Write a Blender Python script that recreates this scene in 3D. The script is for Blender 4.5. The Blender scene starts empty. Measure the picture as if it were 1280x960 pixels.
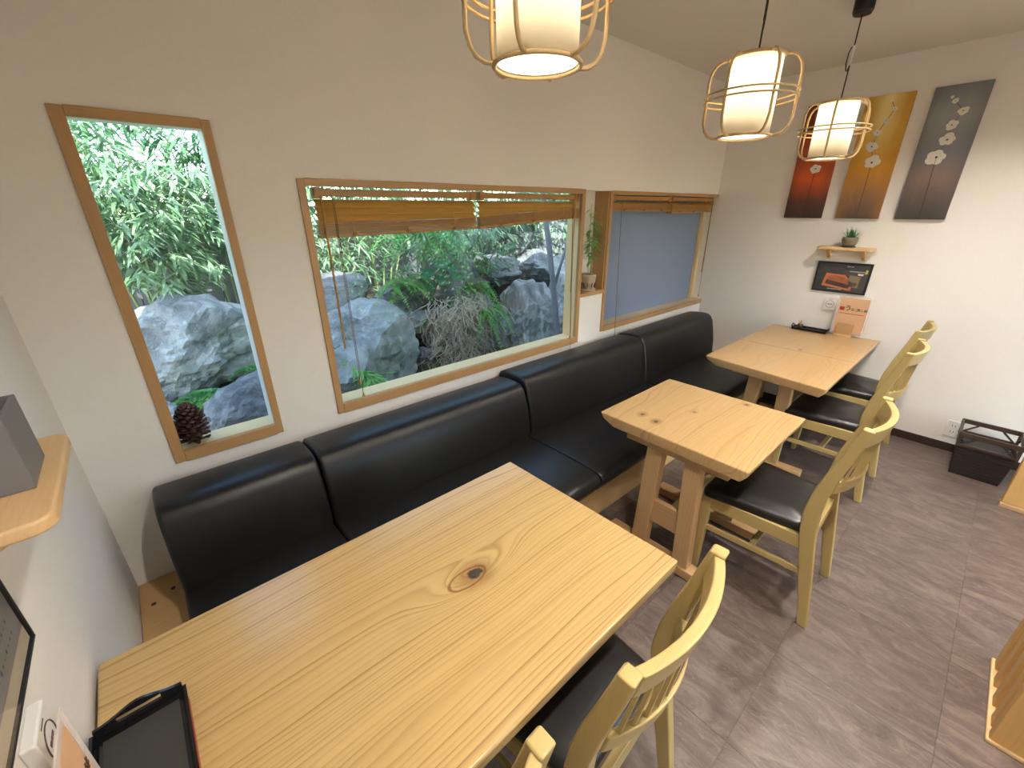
import bpy, bmesh, math, random
from mathutils import Vector, Matrix, noise
random.seed(7)
PI = math.pi
sc = bpy.context.scene
COL = sc.collection

# ------------------------------------------------------------------ camera, world, light, exposure
WY, LX, X0, YB, CZ = 1.844, 4.069, -0.285, -2.70, 2.522     # window wall, far wall, left wall, back wall, ceiling
cam_d = bpy.data.cameras.new('camera'); cam = bpy.data.objects.new('camera', cam_d); COL.objects.link(cam)
cam_d.sensor_fit = 'HORIZONTAL'; cam_d.sensor_width = 36.0; cam_d.lens = 526.737 / 1280 * 36.0
cam_d.clip_start = 0.02; cam_d.clip_end = 200
yaw, pitch, roll = 0.72388, 0.39541, 0.003928
fw = Vector((math.cos(pitch) * math.sin(yaw), math.cos(pitch) * math.cos(yaw), -math.sin(pitch)))
rt = Vector((math.cos(yaw), -math.sin(yaw), 0)); dn = fw.cross(rt)
r2 = math.cos(roll) * rt + math.sin(roll) * dn; d2 = -math.sin(roll) * rt + math.cos(roll) * dn
cam.matrix_world = Matrix(((r2.x, -d2.x, -fw.x, 0), (r2.y, -d2.y, -fw.y, 0), (r2.z, -d2.z, -fw.z, 1.62), (0, 0, 0, 1)))
sc.camera = cam
w = bpy.data.worlds.new('sky'); sc.world = w; w.use_nodes = True
wn = w.node_tree.nodes; bg = wn['Background']
sky = wn.new('ShaderNodeTexSky'); sky.sky_type = 'NISHITA'; sky.sun_disc = False
sky.sun_elevation = math.radians(52); sky.sun_rotation = math.radians(200)
w.node_tree.links.new(sky.outputs[0], bg.inputs[0]); bg.inputs[1].default_value = 1.15
sun_d = bpy.data.lights.new('sun', 'SUN'); sun_d.energy = 10.0; sun_d.angle = 0.01; sun_d.color = (1, .96, .9)
sun = bpy.data.objects.new('sun', sun_d); COL.objects.link(sun)
sun.rotation_euler = Vector((0.28, 0.75, -0.95)).to_track_quat('-Z', 'Y').to_euler(); sun.location = (0, 0, 8)
sc.view_settings.view_transform = 'Standard'; sc.view_settings.look = 'None'
sc.view_settings.gamma = 1.0; sc.view_settings.use_curve_mapping = False
sc.view_settings.exposure = 0.2
BULB, DOWN = 1300.0, 1700.0      # emission of the pendant bulbs / of the unseen ceiling downlights

# ------------------------------------------------------------------ material helpers
class NT:
    def __init__(s, name):
        s.m = bpy.data.materials.new(name); s.m.use_nodes = True
        s.t = s.m.node_tree; s.b = s.t.nodes['Principled BSDF']; s.out = s.t.nodes['Material Output']
    def n(s, typ, **kw):
        nd = s.t.nodes.new(typ)
        for k, v in kw.items(): setattr(nd, k, v)
        return nd
    def L(s, a, b): s.t.links.new(a, b)
    def put(s, sock, v):
        if hasattr(v, 'is_output'): s.L(v, sock)
        elif isinstance(v, (tuple, list)) and len(v) == 3 and sock.type == 'RGBA': sock.default_value = (*v, 1)
        else: sock.default_value = v
    def math(s, op, a, b=0.0, c=0.0):
        nd = s.n('ShaderNodeMath', operation=op)
        s.put(nd.inputs[0], a); s.put(nd.inputs[1], b); s.put(nd.inputs[2], c)
        return nd.outputs[0]
    def mix(s, f, a, b, mode='MIX'):
        nd = s.n('ShaderNodeMix', data_type='RGBA', blend_type=mode)
        s.put(nd.inputs[0], f); s.put(nd.inputs[6], a); s.put(nd.inputs[7], b)
        return nd.outputs[2]
    def ramp(s, f, stops):
        nd = s.n('ShaderNodeValToRGB'); e = nd.color_ramp.elements
        while len(e) < len(stops): e.new(0.5)
        for i, (p, c) in enumerate(stops): e[i].position = p; e[i].color = (*c, 1)
        s.L(f, nd.inputs[0]); return nd.outputs[0]
    def obj(s, scale=(1, 1, 1), rot=(0, 0, 0), loc=(0, 0, 0), src='Object'):
        tc = s.n('ShaderNodeTexCoord'); mp = s.n('ShaderNodeMapping')
        s.L(tc.outputs[src], mp.inputs[0]); mp.inputs['Scale'].default_value = scale
        mp.inputs['Rotation'].default_value = rot; mp.inputs['Location'].default_value = loc
        return mp.outputs[0]
    def noise(s, vec, scale, detail=4, rough=.55, dist=0):
        nd = s.n('ShaderNodeTexNoise'); s.L(vec, nd.inputs['Vector'])
        nd.inputs['Scale'].default_value = scale; nd.inputs['Detail'].default_value = detail
        nd.inputs['Roughness'].default_value = rough; nd.inputs['Distortion'].default_value = dist
        return nd.outputs[0]
    def smooth(s, v, lo, hi):
        nd = s.n('ShaderNodeMapRange', interpolation_type='SMOOTHSTEP')
        s.L(v, nd.inputs[0]); nd.inputs[1].default_value = lo; nd.inputs[2].default_value = hi
        return nd.outputs[0]
    def bump(s, h, strength=.2, dist=.002):
        nd = s.n('ShaderNodeBump'); nd.inputs['Strength'].default_value = strength; nd.inputs['Distance'].default_value = dist
        s.L(h, nd.inputs['Height']); s.L(nd.outputs[0], s.b.inputs['Normal'])
    def fin(s, col=None, rough=.5, spec=.5, metal=0):
        if col is not None: s.put(s.b.inputs['Base Color'], col)
        s.put(s.b.inputs['Roughness'], rough); s.b.inputs['Specular IOR Level'].default_value = spec
        s.b.inputs['Metallic'].default_value = metal
        return s.m

def plain(name, col, rough=.5, spec=.5, metal=0, var=.08, scale=18, bump=0.0):
    k = NT(name); v = k.obj(); n = k.noise(v, scale, 5)
    c = k.mix(n, tuple(x * (1 - var) for x in col), tuple(min(1, x * (1 + var)) for x in col))
    if bump: k.bump(k.noise(v, scale * 14, 3), bump, .001)
    return k.fin(c, rough, spec, metal)

def wood(name, light, dark, spacing=.011, axis='x', knots=(), rough=.32, amount=.8, warp=.05, spec=.4, pores=.25, offs=(0, 0, 0), eye=False):
    """grain runs along axis; knots are (along, across, radius) in the object's own metres"""
    k = NT(name)
    rot = {'x': (0, 0, 0), 'y': (0, 0, -PI / 2), 'z': (0, PI / 2, 0)}[axis]
    v = k.obj(rot=rot, loc=offs)
    sep = k.n('ShaderNodeSeparateXYZ'); k.L(v, sep.inputs[0])
    x, y, z = sep.outputs
    st = k.n('ShaderNodeMapping'); st.inputs['Scale'].default_value = (.45, 2.2, 2.2); k.L(v, st.inputs[0])
    wv = k.math('MULTIPLY', k.math('SUBTRACT', k.noise(st.outputs[0], 1.6, 2, .5), .5), warp * 2.2)
    ph = k.math('ADD', k.math('ADD', y, k.math('MULTIPLY', z, .75)), wv)
    hal = None; core = None
    for (kx, ky, kr) in knots:
        dx = k.math('SUBTRACT', x, kx); dy = k.math('SUBTRACT', y, ky)
        gx = k.math('POWER', k.math('DIVIDE', dx, kr * 5.5), 2.0); gy = k.math('POWER', k.math('DIVIDE', dy, kr * 1.7), 2.0)
        gx = k.math('MULTIPLY', k.math('DIVIDE', dx, kr * 4.2), k.math('DIVIDE', dx, kr * 4.2))
        gy = k.math('MULTIPLY', k.math('DIVIDE', dy, kr * 1.6), k.math('DIVIDE', dy, kr * 1.6))
        g = k.math('EXPONENT', k.math('MULTIPLY', k.math('ADD', gx, gy), -1.0))
        ph = k.math('ADD', ph, k.math('MULTIPLY', g, kr * 2.6))
        ex = k.math('MULTIPLY', dx, .75)
        d = k.math('SQRT', k.math('ADD', k.math('MULTIPLY', ex, ex), k.math('MULTIPLY', dy, dy)))
        d = k.math('ADD', d, k.math('MULTIPLY', k.math('SUBTRACT', k.noise(v, 45, 2), .5), kr * .5))
        c1 = k.math('SUBTRACT', 1.0, k.smooth(d, kr * .38, kr * .60))
        h1 = k.math('SUBTRACT', 1.0, k.smooth(d, kr * .5, kr * 2.0))
        core = c1 if core is None else k.math('MAXIMUM', core, c1)
        hal = h1 if hal is None else k.math('MAXIMUM', hal, h1)
    cv = k.n('ShaderNodeCombineXYZ'); k.L(k.math('MULTIPLY', ph, 1.0), cv.inputs[1]); k.L(k.math('MULTIPLY', x, .06), cv.inputs[0])
    ph2 = k.math('ADD', k.math('DIVIDE', ph, spacing), k.math('MULTIPLY', k.noise(cv.outputs[0], 14, 2), 5.0))
    fr = k.math('FRACT', ph2)
    wn_ = k.n('ShaderNodeTexWhiteNoise', noise_dimensions='1D'); k.L(k.math('FLOOR', ph2), wn_.inputs['W'])
    ring = k.math('MULTIPLY', k.math('POWER', fr, 3.0), k.math('SUBTRACT', 1.0, k.smooth(fr, .90, 1.0)))
    ring = k.math('MULTIPLY', ring, k.math('ADD', k.math('MULTIPLY', wn_.outputs['Value'], .9), .25))
    st2 = k.n('ShaderNodeMapping'); st2.inputs['Scale'].default_value = (1.2, 26, 26); k.L(v, st2.inputs[0])
    fib = k.noise(st2.outputs[0], 9, 4, .7)
    st3 = k.n('ShaderNodeMapping'); st3.inputs['Scale'].default_value = (.35, 4, 4); k.L(v, st3.inputs[0])
    tone = k.noise(st3.outputs[0], 2.2, 3)
    f = k.math('MULTIPLY', ring, k.math('ADD', k.math('MULTIPLY', tone, .9), .35))
    c = k.mix(k.math('MULTIPLY', f, amount), light, dark)
    c = k.mix(k.math('MULTIPLY', k.smooth(tone, .45, .75), .45), c, tuple(.55 * a + .45 * b for a, b in zip(light, dark)))
    c = k.mix(k.math('MULTIPLY', k.smooth(fib, .5, .8), pores), c, tuple(q * .8 for q in dark))
    if eye:      # pale oval with a dark outline beside the knot
        kx, ky, kr = knots[0]
        ax = k.math('DIVIDE', k.math('SUBTRACT', x, kx - kr * .75), kr * 1.75); ay = k.math('DIVIDE', k.math('SUBTRACT', y, ky), kr * .80)
        ed = k.math('ADD', k.math('SQRT', k.math('ADD', k.math('MULTIPLY', ax, ax), k.math('MULTIPLY', ay, ay))), k.math('MULTIPLY', k.math('SUBTRACT', k.noise(v, 30, 2), .5), .22))
        rim = k.math('SUBTRACT', 1.0, k.smooth(k.math('ABSOLUTE', k.math('SUBTRACT', ed, 1.0)), .02, .14))
        c = k.mix(k.math('MULTIPLY', rim, .75), c, (.16, .062, .02))
    if core is not None:
        c = k.mix(k.math('MULTIPLY', hal, .55), c, (dark[0] * .62, dark[1] * .45, dark[2] * .38))
        c = k.mix(core, c, k.mix(k.noise(v, 60, 3), (.02, .016, .014), (.10, .075, .06)))
    k.bump(fib, .04, .001)
    return k.fin(c, k.math('ADD', k.math('MULTIPLY', fib, .12), rough - .06), spec)

def emit(name, col, strength):
    k = NT(name); k.b.inputs['Emission Color'].default_value = (*col, 1); k.b.inputs['Emission Strength'].default_value = strength
    return k.fin(col, .6)

M = {}
# walls and ceiling: off-white textured wallpaper
def wallpaper(name, col):
    k = NT(name); v = k.obj(src='Object'); a = k.noise(v, 60, 4, .6); b = k.noise(v, 1.4, 3)
    c = k.mix(b, tuple(x * .97 for x in col), tuple(min(1, x * 1.02) for x in col))
    c = k.mix(k.math('MULTIPLY', k.smooth(a, .45, .75), .12), c, tuple(x * .82 for x in col))
    k.bump(a, .25, .0015); return k.fin(c, .88, .2)
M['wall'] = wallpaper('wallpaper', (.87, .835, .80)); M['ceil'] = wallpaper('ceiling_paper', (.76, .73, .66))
# floor tiles
k = NT('stone_vinyl'); oi = k.n('ShaderNodeObjectInfo'); tc = k.n('ShaderNodeTexCoord')
off = k.n('ShaderNodeCombineXYZ'); k.L(k.math('MULTIPLY', oi.outputs['Random'], 37.0), off.inputs[0]); k.L(k.math('MULTIPLY', oi.outputs['Random'], 91.0), off.inputs[1])
va = k.n('ShaderNodeVectorMath', operation='ADD'); k.L(tc.outputs['Object'], va.inputs[0]); k.L(off.outputs[0], va.inputs[1])
mp = k.n('ShaderNodeMapping'); mp.inputs['Rotation'].default_value = (0, 0, .30); mp.inputs['Scale'].default_value = (5.6, 1.9, 1); k.L(va.outputs[0], mp.inputs[0])
n1 = k.noise(mp.outputs[0], 2.6, 9, .74, 1.1); n2 = k.noise(mp.outputs[0], 9, 6, .7, 1.8); n3 = k.noise(va.outputs[0], 2.0, 3)
c = k.ramp(n1, [(.25, (.052, .038, .032)), (.5, (.122, .090, .077)), (.74, (.225, .175, .147))])
c = k.mix(k.math('MULTIPLY', k.smooth(n2, .52, .76), .6), c, (.25, .197, .168))
c = k.mix(k.math('MULTIPLY', k.smooth(n3, .5, .75), .35), c, (.19, .14, .13))
c = k.mix(k.math('ADD', k.math('MULTIPLY', oi.outputs['Random'], .22), .0), c, (.075, .055, .05))
k.bump(n2, .15, .001); M['tile'] = k.fin(c, .42, .35)
M['grout'] = plain('joint', (.12, .095, .085), .8)
M['base_dark'] = plain('dark_baseboard', (.035, .02, .016), .5)
M['frame'] = wood('window_casing_wood', (.48, .285, .125), (.32, .165, .06), .009, 'x', rough=.35, amount=.5)
M['frame_v'] = wood('window_casing_wood_upright', (.48, .285, .125), (.32, .165, .06), .009, 'z', rough=.35, amount=.5)
M['sill'] = wood('pale_sill_wood', (.80, .66, .40), (.66, .48, .24), .012, 'x', rough=.22, amount=.5)
M['jamb'] = wood('pale_jamb_wood', (.80, .62, .34), (.62, .42, .18), .012, 'z', rough=.28, amount=.5)
M['jamb_sky_sheen'] = plain('sky_sheen_jamb', (.82, .80, .76), .3)  # wooden jamb whitened in colour to stand for its sky sheen
TL, TD = (.52, .352, .150), (.27, .145, .045)
M['table1'] = wood('table_pine', TL, TD, .0135, 'x', knots=[(.165, -.003, .033)], rough=.22, warp=.06, amount=1.35, eye=True, spec=.5)
M['table2'] = wood('table_pine_b', (.51, .335, .155), TD, .014, 'x', knots=[(-.218, .11, .018), (-.20, .194, .016), (.011, .039, .009), (.285, -.10, .013)], rough=.3, warp=.16, offs=(0, 0, 0), amount=.9)
M['table3'] = wood('table_pine_c', (.50, .325, .155), TD, .019, 'x', knots=[(.0, -.03, .011)], rough=.3, warp=.22, amount=.5)
M['tleg'] = wood('table_leg_wood', (.52, .33, .16), (.33, .18, .075), .012, 'z', rough=.42, amount=.6)
M['tfoot'] = wood('table_foot_wood', (.50, .31, .15), (.33, .18, .075), .012, 'y', rough=.42, amount=.6)
CL, CD = (.45, .335, .135), (.33, .235, .08)
M['chair'] = wood('chair_ash', CL, CD, .008, 'z', rough=.33, amount=.35, warp=.03, pores=.15)
M['chair_x'] = wood('chair_ash_rail', CL, CD, .008, 'x', rough=.33, amount=.35, warp=.03, pores=.15)
M['chair_y'] = wood('chair_ash_side', CL, CD, .008, 'y', rough=.33, amount=.35, warp=.03, pores=.15)
M['plinth'] = wood('bench_base_wood', (.56, .36, .16), (.40, .22, .08), .012, 'x', rough=.45, amount=.5)
M['shelf'] = wood('shelf_pine', (.68, .46, .24), (.50, .28, .11), .016, 'y', rough=.4, amount=.5, warp=.12)
M['screen'] = wood('screen_wood', (.60, .36, .13), (.40, .2, .06), .012, 'z', rough=.4, amount=.5)
k = NT('black_leather'); v = k.obj(); a = k.noise(v, 190, 3, .6); b = k.noise(v, 6, 3)
c = k.mix(b, (.0075, .0075, .0075), (.012, .0115, .0115)); k.bump(k.math('ADD', a, k.math('MULTIPLY', b, 4)), .10, .0012)
M['leather'] = k.fin(c, k.math('ADD', k.math('MULTIPLY', b, .12), .32), .36)
k = NT('seat_vinyl'); v = k.obj(); a = k.noise(v, 220, 3, .6); k.bump(a, .08, .001)
M['seat'] = k.fin(k.mix(k.noise(v, 7, 3), (.0075, .007, .007), (.012, .011, .011)), .32, .4)
M['black'] = plain('black_plastic', (.012, .012, .012), .35)
M['lacquer'] = plain('black_lacquer', (.008, .008, .009), .12)
M['matte'] = plain('matte_black_mat', (.035, .033, .03), .7)
M['red'] = plain('red_lacquer', (.42, .03, .025), .25)
M['white'] = plain('white_plastic', (.80, .79, .76), .35, var=.02)
M['grey'] = plain('grey_plastic', (.17, .165, .175), .55, var=.05, bump=.05)
M['rattan'] = wood('rattan', (.60, .43, .22), (.42, .27, .11), .01, 'z', rough=.35, amount=.4)
M['steel'] = plain('steel', (.6, .6, .6), .25, metal=1)
M['blue_pane'] = None
# thin window glass
k = NT('clear_glass'); tr = k.n('ShaderNodeBsdfTransparent'); gl = k.n('ShaderNodeBsdfGlossy'); gl.inputs['Roughness'].default_value = .01
tr.inputs[0].default_value = (.93, .98, .965, 1)
fz = k.n('ShaderNodeFresnel'); fz.inputs[0].default_value = 1.35; ms = k.n('ShaderNodeMixShader')
geo = k.n('ShaderNodeNewGeometry'); k.L(k.math('MULTIPLY', fz.outputs[0], k.math('SUBTRACT', 1.0, geo.outputs['Backfacing'])), ms.inputs[0]); k.L(tr.outputs[0], ms.inputs[1]); k.L(gl.outputs[0], ms.inputs[2]); k.L(ms.outputs[0], k.out.inputs[0]); M['glass'] = k.m
k = NT('picture_glass'); tr = k.n('ShaderNodeBsdfTransparent'); gl = k.n('ShaderNodeBsdfGlossy'); gl.inputs['Roughness'].default_value = .03
fz = k.n('ShaderNodeFresnel'); fz.inputs[0].default_value = 1.6; ms = k.n('ShaderNodeMixShader')
geo = k.n('ShaderNodeNewGeometry'); k.L(k.math('MULTIPLY', fz.outputs[0], k.math('SUBTRACT', 1.0, geo.outputs['Backfacing'])), ms.inputs[0]); k.L(tr.outputs[0], ms.inputs[1]); k.L(gl.outputs[0], ms.inputs[2]); k.L(ms.outputs[0], k.out.inputs[0]); M['glazing'] = k.m
k = NT('blue_grey_film'); v = k.obj(scale=(60, 1, .6)); n = k.noise(v, 2, 4)
M['blue_pane'] = k.fin(k.mix(n, (.205, .265, .405), (.24, .305, .455)), .12, .4)
# lamp shade: paper lit by the bulb inside
k = NT('lamp_paper'); df = k.n('ShaderNodeBsdfDiffuse'); tl = k.n('ShaderNodeBsdfTranslucent'); ms = k.n('ShaderNodeMixShader')
df.inputs[0].default_value = (.93, .89, .80, 1); tl.inputs[0].default_value = (.97, .92, .80, 1); ms.inputs[0].default_value = .68
k.L(df.outputs[0], ms.inputs[1]); k.L(tl.outputs[0], ms.inputs[2]); k.L(ms.outputs[0], k.out.inputs[0]); M['paper'] = k.m
k = NT('lamp_diffuser'); tr = k.n('ShaderNodeBsdfTransparent'); tl = k.n('ShaderNodeBsdfTranslucent'); ms = k.n('ShaderNodeMixShader')
tl.inputs[0].default_value = (.97, .94, .86, 1); ms.inputs[0].default_value = .85
k.L(tr.outputs[0], ms.inputs[1]); k.L(tl.outputs[0], ms.inputs[2]); k.L(ms.outputs[0], k.out.inputs[0]); M['diffuser'] = k.m
M['bulb'] = emit('bulb_glow', (1, .90, .76), BULB)
M['down'] = emit('fill_downlight_glow', (1, .925, .83), DOWN)
def slatmat(name, col, trans):
    k = NT(name); v = k.obj(scale=(.6, 14, 14)); n = k.noise(v, 5, 4)
    c = k.mix(n, tuple(x * .8 for x in col), col)
    tl = k.n('ShaderNodeBsdfTranslucent'); k.L(c, tl.inputs[0]); ms = k.n('ShaderNodeMixShader'); ms.inputs[0].default_value = trans
    k.fin(c, .35, .4); k.L(k.b.outputs[0], ms.inputs[1]); k.L(tl.outputs[0], ms.inputs[2]); k.L(ms.outputs[0], k.out.inputs[0]); return k.m
M['slat'] = slatmat('blind_slat_wood', (.85, .54, .14), .5)
M['rail'] = wood('blind_rail_wood', (.44, .235, .07), (.28, .13, .035), .008, 'x', rough=.35, amount=.5)
M['cord'] = plain('cord_brown', (.16, .085, .04), .7)
def leafmat(name, a, b, trans=.35, rough=.32):
    k = NT(name); v = k.obj(); n = k.noise(v, 11, 2); n2 = k.noise(v, 3, 2)
    c = k.mix(k.smooth(n, .35, .65), a, b); c = k.mix(k.math('MULTIPLY', n2, .4), c, tuple(x * .5 for x in a))
    tl = k.n('ShaderNodeBsdfTranslucent'); k.L(c, tl.inputs[0]); ms = k.n('ShaderNodeMixShader'); ms.inputs[0].default_value = trans
    k.fin(c, rough, .5); k.L(k.b.outputs[0], ms.inputs[1]); k.L(tl.outputs[0], ms.inputs[2]); k.L(ms.outputs[0], k.out.inputs[0]); return k.m
M['bamboo_leaf'] = leafmat('bamboo_leaf', (.16, .30, .13), (.42, .56, .36))
M['bamboo_dark'] = leafmat('bamboo_leaf_dark', (.09, .22, .09), (.22, .38, .17))
M['fern'] = leafmat('fern_green', (.16, .46, .10), (.36, .68, .22), .45)
M['hosta'] = leafmat('broad_leaf', (.09, .30, .16), (.16, .40, .24))
M['tree_leaf'] = leafmat('tree_leaf', (.14, .34, .12), (.34, .55, .24))
M['culm'] = plain('bamboo_stem', (.30, .36, .16), .5)
M['straw'] = plain('dry_straw', (.52, .43, .34), .8, var=.3)
M['bark'] = plain('grey_bark', (.24, .22, .23), .85, var=.3, bump=.4)
def rockmat(name, a, b, moss=.25, streak=False):
    k = NT(name); v = k.obj(scale=(1, 1, .25) if streak else (1, 1, 1)); n = k.noise(v, 3.2, 8, .62, .8); n2 = k.noise(v, 15, 6, .7); n4 = k.noise(v, 1.7, 3)
    c = k.mix(k.smooth(n, .3, .7), a, b); c = k.mix(k.math('MULTIPLY', k.smooth(n2, .5, .72), .5), c, tuple(min(1, x * 1.5) for x in b))
    c = k.mix(k.math('MULTIPLY', k.math('SUBTRACT', 1.0, k.smooth(n, .30, .42)), .7), c, tuple(x * .35 for x in a))
    c = k.mix(k.math('MULTIPLY', k.smooth(n4, .5, .7), moss), c, (.13, .22, .09))
    k.bump(k.math('ADD', n, k.math('MULTIPLY', n2, .7)), .9, .04); return k.fin(c, .85, .2)
M['rock_blue'] = rockmat('blue_grey_rock', (.16, .172, .175), (.37, .385, .385), .25)
M['rock_dark'] = rockmat('dark_rock', (.115, .115, .12), (.24, .24, .245), .2)
M['rock_grey'] = rockmat('grey_rock', (.19, .195, .20), (.34, .345, .345), .4)
M['rock_cliff'] = rockmat('striated_rock', (.16, .152, .145), (.50, .48, .455), .3, True)
M['soil'] = plain('garden_soil', (.085, .07, .05), .95, var=.4, scale=6, bump=.6)
M['moss'] = leafmat('moss', (.08, .26, .08), (.18, .42, .14), .1, .8)
M['fence'] = wood('weathered_fence', (.17, .175, .18), (.09, .09, .095), .02, 'z', rough=.8, amount=.6)
M['pine'] = plain('pinecone_brown', (.085, .035, .025), .55, var=.35, scale=60)
M['ceramic'] = plain('speckled_ceramic', (.44, .36, .26), .45, var=.25, scale=40)
M['stone_pot'] = plain('green_grey_stoneware', (.22, .19, .12), .6, var=.3, scale=35)
M['dark_dish'] = plain('dark_saucer', (.03, .022, .02), .4)
M['house'] = plain('outside_render', (.11, .10, .095), .9)

# ------------------------------------------------------------------ mesh helpers
class MB:
    def __init__(s): s.v = []; s.f = []
    def box(s, x0, x1, y0, y1, z0, z1):
        b = len(s.v)
        s.v += [(x0, y0, z0), (x1, y0, z0), (x1, y1, z0), (x0, y1, z0), (x0, y0, z1), (x1, y0, z1), (x1, y1, z1), (x0, y1, z1)]
        s.f += [tuple(b + i for i in q) for q in ((3, 2, 1, 0), (4, 5, 6, 7), (0, 1, 5, 4), (1, 2, 6, 5), (2, 3, 7, 6), (3, 0, 4, 7))]
        return s
    def hexa(s, pts):
        b = len(s.v); s.v += [tuple(p) for p in pts]
        s.f += [tuple(b + i for i in q) for q in ((3, 2, 1, 0), (4, 5, 6, 7), (0, 1, 5, 4), (1, 2, 6, 5), (2, 3, 7, 6), (3, 0, 4, 7))]
        return s
    def prism(s, poly, axis, a, b_):
        """poly: 2D points (the other two axes in order), extruded along axis from a to b_"""
        n = len(poly); b = len(s.v)
        def P(p, t): return (t, p[0], p[1]) if axis == 0 else (p[0], t, p[1]) if axis == 1 else (p[0], p[1], t)
        s.v += [P(p, a) for p in poly] + [P(p, b_) for p in poly]
        s.f += [tuple(b + i for i in range(n))[::-1], tuple(b + n + i for i in range(n))]
        s.f += [(b + i, b + (i + 1) % n, b + n + (i + 1) % n, b + n + i) for i in range(n)]
        return s
    def tube(s, pts, r, n=8, closed=False, cap=True):
        pts = [Vector(p) for p in pts]; m = len(pts)
        rs = r if isinstance(r, (list, tuple)) else [r] * m
        up = None; b = len(s.v)
        for i in range(m):
            if closed: t = pts[(i + 1) % m] - pts[i - 1]
            else: t = pts[min(i + 1, m - 1)] - pts[max(i - 1, 0)]
            t.normalize()
            if up is None:
                up = Vector((0, 0, 1)) if abs(t.z) < .9 else Vector((1, 0, 0))
            up = (up - t * up.dot(t)).normalized(); sd = t.cross(up)
            for j in range(n):
                a = 2 * PI * j / n; s.v.append(tuple(pts[i] + (up * math.cos(a) + sd * math.sin(a)) * rs[i]))
        for i in range(m if closed else m - 1):
            for j in range(n):
                i2 = (i + 1) % m
                s.f.append((b + i * n + j, b + i * n + (j + 1) % n, b + i2 * n + (j + 1) % n, b + i2 * n + j))
        if cap and not closed:
            s.f.append(tuple(b + j for j in range(n))[::-1]); s.f.append(tuple(b + (m - 1) * n + j for j in range(n)))
        return s
    def lathe(s, prof, n=24, c=(0, 0, 0), close=False):
        b = len(s.v); m = len(prof)
        for (r, z) in prof:
            for j in range(n):
                a = 2 * PI * j / n; s.v.append((c[0] + r * math.cos(a), c[1] + r * math.sin(a), c[2] + z))
        for i in range(m - 1 + (1 if close else 0)):
            i2 = (i + 1) % m
            for j in range(n):
                s.f.append((b + i * n + j, b + i * n + (j + 1) % n, b + i2 * n + (j + 1) % n, b + i2 * n + j))
        if not close:
            if prof[0][0] > 1e-6: s.f.append(tuple(b + j for j in range(n))[::-1])
            if prof[-1][0] > 1e-6: s.f.append(tuple(b + (m - 1) * n + j for j in range(n)))
        return s
    def leaf(s, p, d, up, L, W, droop=.15):
        d = d.normalized(); sd = d.cross(up)
        if sd.length < 1e-4: sd = d.cross(Vector((1, 0, 0)))
        sd.normalize(); nn = sd.cross(d); b = len(s.v)
        q = lambda t, w: tuple(p + d * (L * t) + sd * (W * w) - nn * (droop * L * t * t) )
        s.v += [q(0, 0), q(.28, .5), q(.28, -.5), q(.62, .42), q(.62, -.42), q(1, 0)]
        s.f += [(b, b + 2, b + 1), (b + 1, b + 2, b + 4, b + 3), (b + 3, b + 4, b + 5)]
    def build(s, name, mat, parent=None, loc=None, smooth=False, bevel=0, seg=2, fix=True, ang=None):
        me = bpy.data.meshes.new(name); me.from_pydata(s.v, [], s.f)
        if fix:
            bm = bmesh.new(); bm.from_mesh(me); bmesh.ops.recalc_face_normals(bm, faces=bm.faces); bm.to_mesh(me); bm.free()
        me.materials.append(M[mat] if isinstance(mat, str) else mat)
        o = bpy.data.objects.new(name, me); COL.objects.link(o)
        if loc is not None: o.location = loc
        if parent is not None: o.parent = parent
        if smooth: me.polygons.foreach_set('use_smooth', [True] * len(me.polygons))
        if bevel:
            md = o.modifiers.new('bevel', 'BEVEL'); md.width = bevel; md.segments = seg; md.limit_method = 'ANGLE'; md.angle_limit = math.radians(ang or 35)
            me.polygons.foreach_set('use_smooth', [True] * len(me.polygons)); md.harden_normals = False
            wn_ = o.modifiers.new('weighted', 'WEIGHTED_NORMAL'); wn_.keep_sharp = False
        return o
def tag(o, label, cat=None, group=None):
    o['label'] = label
    if cat: o['category'] = cat
    if group: o['group'] = group
    return o
def thing(name, label, cat, loc=(0, 0, 0), rz=0, group=None):
    o = bpy.data.objects.new(name, None); COL.objects.link(o); o.location = loc; o.rotation_euler = (0, 0, rz); o.empty_display_size = .05
    return tag(o, label, cat, group)
def struct(o): o['kind'] = 'structure'; return o
def stuff(o): o['kind'] = 'stuff'; return o
def sempty(name, loc=(0, 0, 0)):
    o = bpy.data.objects.new(name, None); COL.objects.link(o); o.location = loc; o.empty_display_size = .05; return struct(o)
def copy_tree(o, parent=None):
    c = o.copy(); COL.objects.link(c)
    if parent is not None: c.parent = parent
    for ch in list(o.children): copy_tree(ch, c)
    return c
def box(name, mat, x0, x1, y0, y1, z0, z1, parent=None, bevel=0, seg=2, loc=None):
    return MB().box(x0, x1, y0, y1, z0, z1).build(name, mat, parent, bevel=bevel, seg=seg, loc=loc)
def rrect(x0, x1, y0, y1, r, n=5):
    out = []
    for cx, cy, a0 in ((x1 - r, y1 - r, 0), (x0 + r, y1 - r, 90), (x0 + r, y0 + r, 180), (x1 - r, y0 + r, 270)):
        for i in range(n + 1):
            a = math.radians(a0 + 90 * i / n); out.append((cx + r * math.cos(a), cy + r * math.sin(a)))
    return out
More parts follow.
